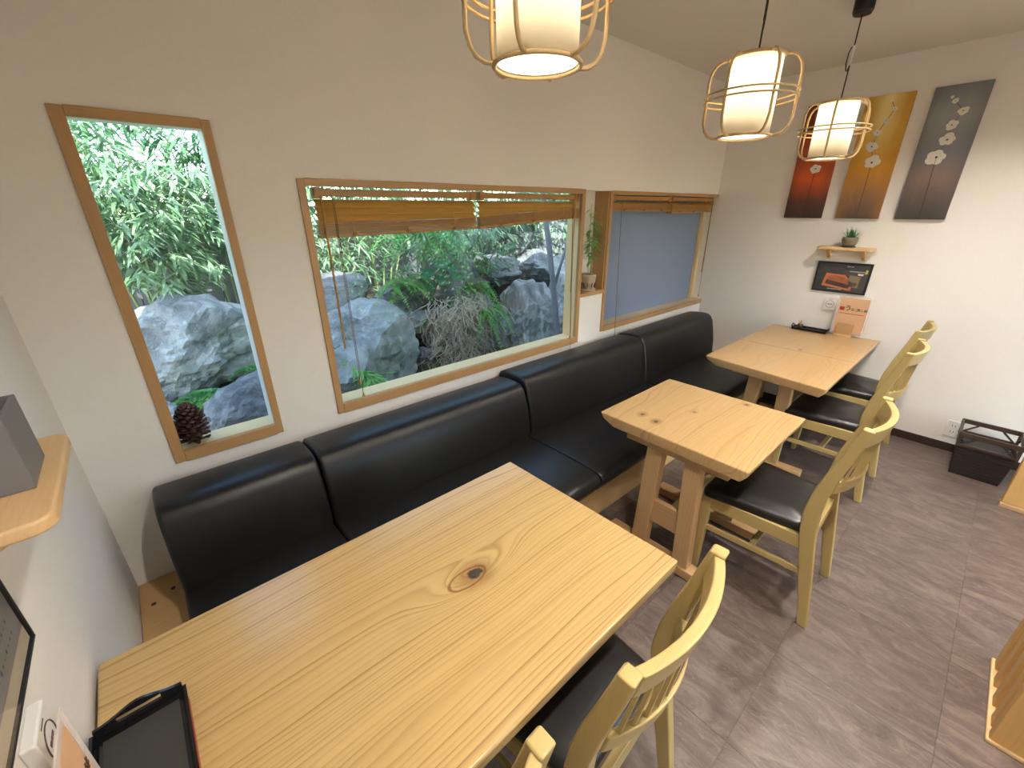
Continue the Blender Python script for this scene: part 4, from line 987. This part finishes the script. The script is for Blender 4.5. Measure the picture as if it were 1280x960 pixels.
fern('small fern tuft behind the pinecone', (.06, 2.72, .62), 12, .13, 55)
fern('fern on the upright grey rock', (2.12, 2.90, 1.0), 16, .22, 56, down=.4)
def hosta(label, base, leaves, seed):
    rn = random.Random(seed); t = thing('broad_leaf_plant', label, 'plant', base, group='broad leaf plants')
    for i in range(leaves):
        a = rn.uniform(PI * .9, PI * 2.1); ln = rn.uniform(.12, .24); tip = Vector((math.cos(a) * ln, math.sin(a) * ln * .7, rn.uniform(.03, .22)))
        MB().tube([(0, 0, 0), tuple(tip * .6 + Vector((0, 0, .05))), tuple(tip)], .003, 5).build('stalk', 'culm', t)
        mb = MB(); R_ = rn.uniform(.055, .085); n = 14; mb.v.append((0, 0, -.008))
        for j in range(n):
            g_ = 2 * PI * j / n; rr = R_ * (1 - .35 * math.exp(-((g_ - PI) / .35) ** 2)); mb.v.append((rr * math.cos(g_) * 1.1, rr * math.sin(g_), .008 * math.cos(2 * g_)))
        mb.f = [(0, 1 + j, 1 + (j + 1) % n) for j in range(n)]
        o = mb.build('broad_leaf', 'hosta', t, smooth=True); o.location = tip; o.rotation_euler = (rn.uniform(.35, .9), rn.uniform(-.3, .3), rn.uniform(-.6, .6))
hosta('broad round leaves beside the hanging fern', (1.88, 2.98, 1.02), 8, 61)
hosta('broad round leaves higher on the bank under the blind', (2.05, 3.25, 1.18), 7, 62)
# dry straw hanging down the bank
mb = MB(); rn = random.Random(71)
for i in range(750):
    x = 1.88 + rn.gauss(0, .16); y = 2.74 + rn.uniform(-.10, .08); z = rn.uniform(.45, 1.0); p = Vector((x, y, z)); pts = [p]
    d = Vector((rn.gauss(0, .6), rn.gauss(0, .2), -abs(rn.gauss(.7, .4)))).normalized()
    for q in range(4):
        d = (d + Vector((rn.gauss(0, .5), rn.gauss(0, .25), rn.gauss(-.15, .3)))).normalized(); p = p + d * .045; pts.append(p)
    mb.tube(pts, .0022, 3, cap=False)
st = stuff(mb.build('dry_straw', 'straw', fix=False)); tag(st, 'tangle of dry pale straw hanging down the bank', 'straw')
# moss cushions
for i, (c, r, lab) in enumerate((((.42, 2.78, .70), .09, 'green moss between the two boulders of the tall window'), ((.12, 2.66, .66), .08, 'green moss patch left of the low dark rock'))):
    mb = MB(); rn = random.Random(80 + i)
    for q in range(420):
        a = rn.uniform(0, 6.28); e = rn.uniform(0, 1.5); d = Vector((math.cos(a) * math.cos(e), math.sin(a) * math.cos(e), math.sin(e)))
        mb.leaf(Vector((d.x * r * 1.5, d.y * r, d.z * r * .5)), d + Vector((0, 0, .3)), Vector((0, 0, 1)), .022, .009, .1)
    o = stuff(mb.build('moss_cushion', 'moss', fix=False)); o.location = c; tag(o, lab, 'moss')
# thin tree in front of the striated rock
tr_ = thing('young_tree', 'thin grey tree trunk at the right of the wide window', 'tree', (2.80, 2.52, .14))
MB().tube([(0, 0, 0), (-.01, 0, .4), (-.07, .01, .8), (-.15, .0, 1.15), (-.21, .02, 1.5), (-.24, .05, 2.2), (-.28, .1, 3.0)], [.030, .027, .024, .022, .020, .016, .008], 10).build('trunk', 'bark', tr_, smooth=True)
MB().tube([(-.08, .0, .85), (.10, .05, 1.15), (.22, .1, 1.6)], [.014, .011, .006], 8).build('branch', 'bark', tr_, smooth=True)
def crown(parent, c, R_, n, seed, mat, leaf=(.06, .11)):
    mb = MB(); rn = random.Random(seed)
    for i in range(n):
        p = Vector((rn.gauss(0, 1), rn.gauss(0, 1), rn.gauss(0, 1))); p = p.normalized() * rn.uniform(.45, 1) ** .5
        p = Vector((c[0] + p.x * R_[0], c[1] + p.y * R_[1], c[2] + p.z * R_[2]))
        a = rn.uniform(0, 6.28); mb.leaf(p, Vector((math.cos(a), math.sin(a), rn.uniform(-.8, .3))), Vector((rn.uniform(-.6, .6), rn.uniform(-.6, .6), 1)), rn.uniform(*leaf), rn.uniform(.03, .05), .15)
    return stuff(mb.build('crown', mat, parent, fix=False))
crown(tr_, (-.26, .1, 3.0), (.7, .6, .5), 1200, 91, 'tree_leaf')
for i, (x, y, h, r, lab) in enumerate(((-.9, 5.0, 2.5, 1.3, 'leafy tree beyond the fence left of the tall window'), (.9, 5.3, 2.7, 1.3, 'leafy tree beyond the fence between the two garden windows'), (2.7, 5.2, 2.5, 1.4, 'leafy tree beyond the fence behind the wide window'), (4.7, 5.0, 2.4, 1.4, 'leafy tree beyond the fence at the far right'))):
    t = thing('garden_tree', lab, 'tree', (x, y, .88), group='trees beyond the fence')
    MB().tube([(0, 0, 0), (.03, 0, h * .4), (-.02, .02, h * .75)], [.07, .06, .03], 8).build('trunk', 'bark', t, smooth=True)
    crown(t, (0, 0, h * .62), (r, .8, h * .52), 2600, 95 + i, 'tree_leaf', (.08, .14))
# fence
fe = thing('garden_fence', 'weathered dark board fence behind the bamboo', 'fence', (0, 4.05, .84))
fb = None
for i in range(62):
    x = -2.6 + i * .125
    if fb is None: fb = MB().box(0, .117, 0, .016, 0, .62).build('fence_board', 'fence', fe); o = fb
    else: o = fb.copy(); COL.objects.link(o)
    o.location = (x, 0, random.uniform(-.01, .01))
for z in (.12, .50): MB().box(-2.6, 5.2, .016, .05, z, z + .06).build('fence_rail', 'fence', fe)
MB().box(-2.62, 5.2, -.012, .05, .625, .65).build('fence_cap', 'rock_grey', fe)
# side wall of the house next door closes the garden at the right
struct(box('wall_neighbour', 'house', 5.6, 5.75, WY + TH, 6.0, 0, 3.2))
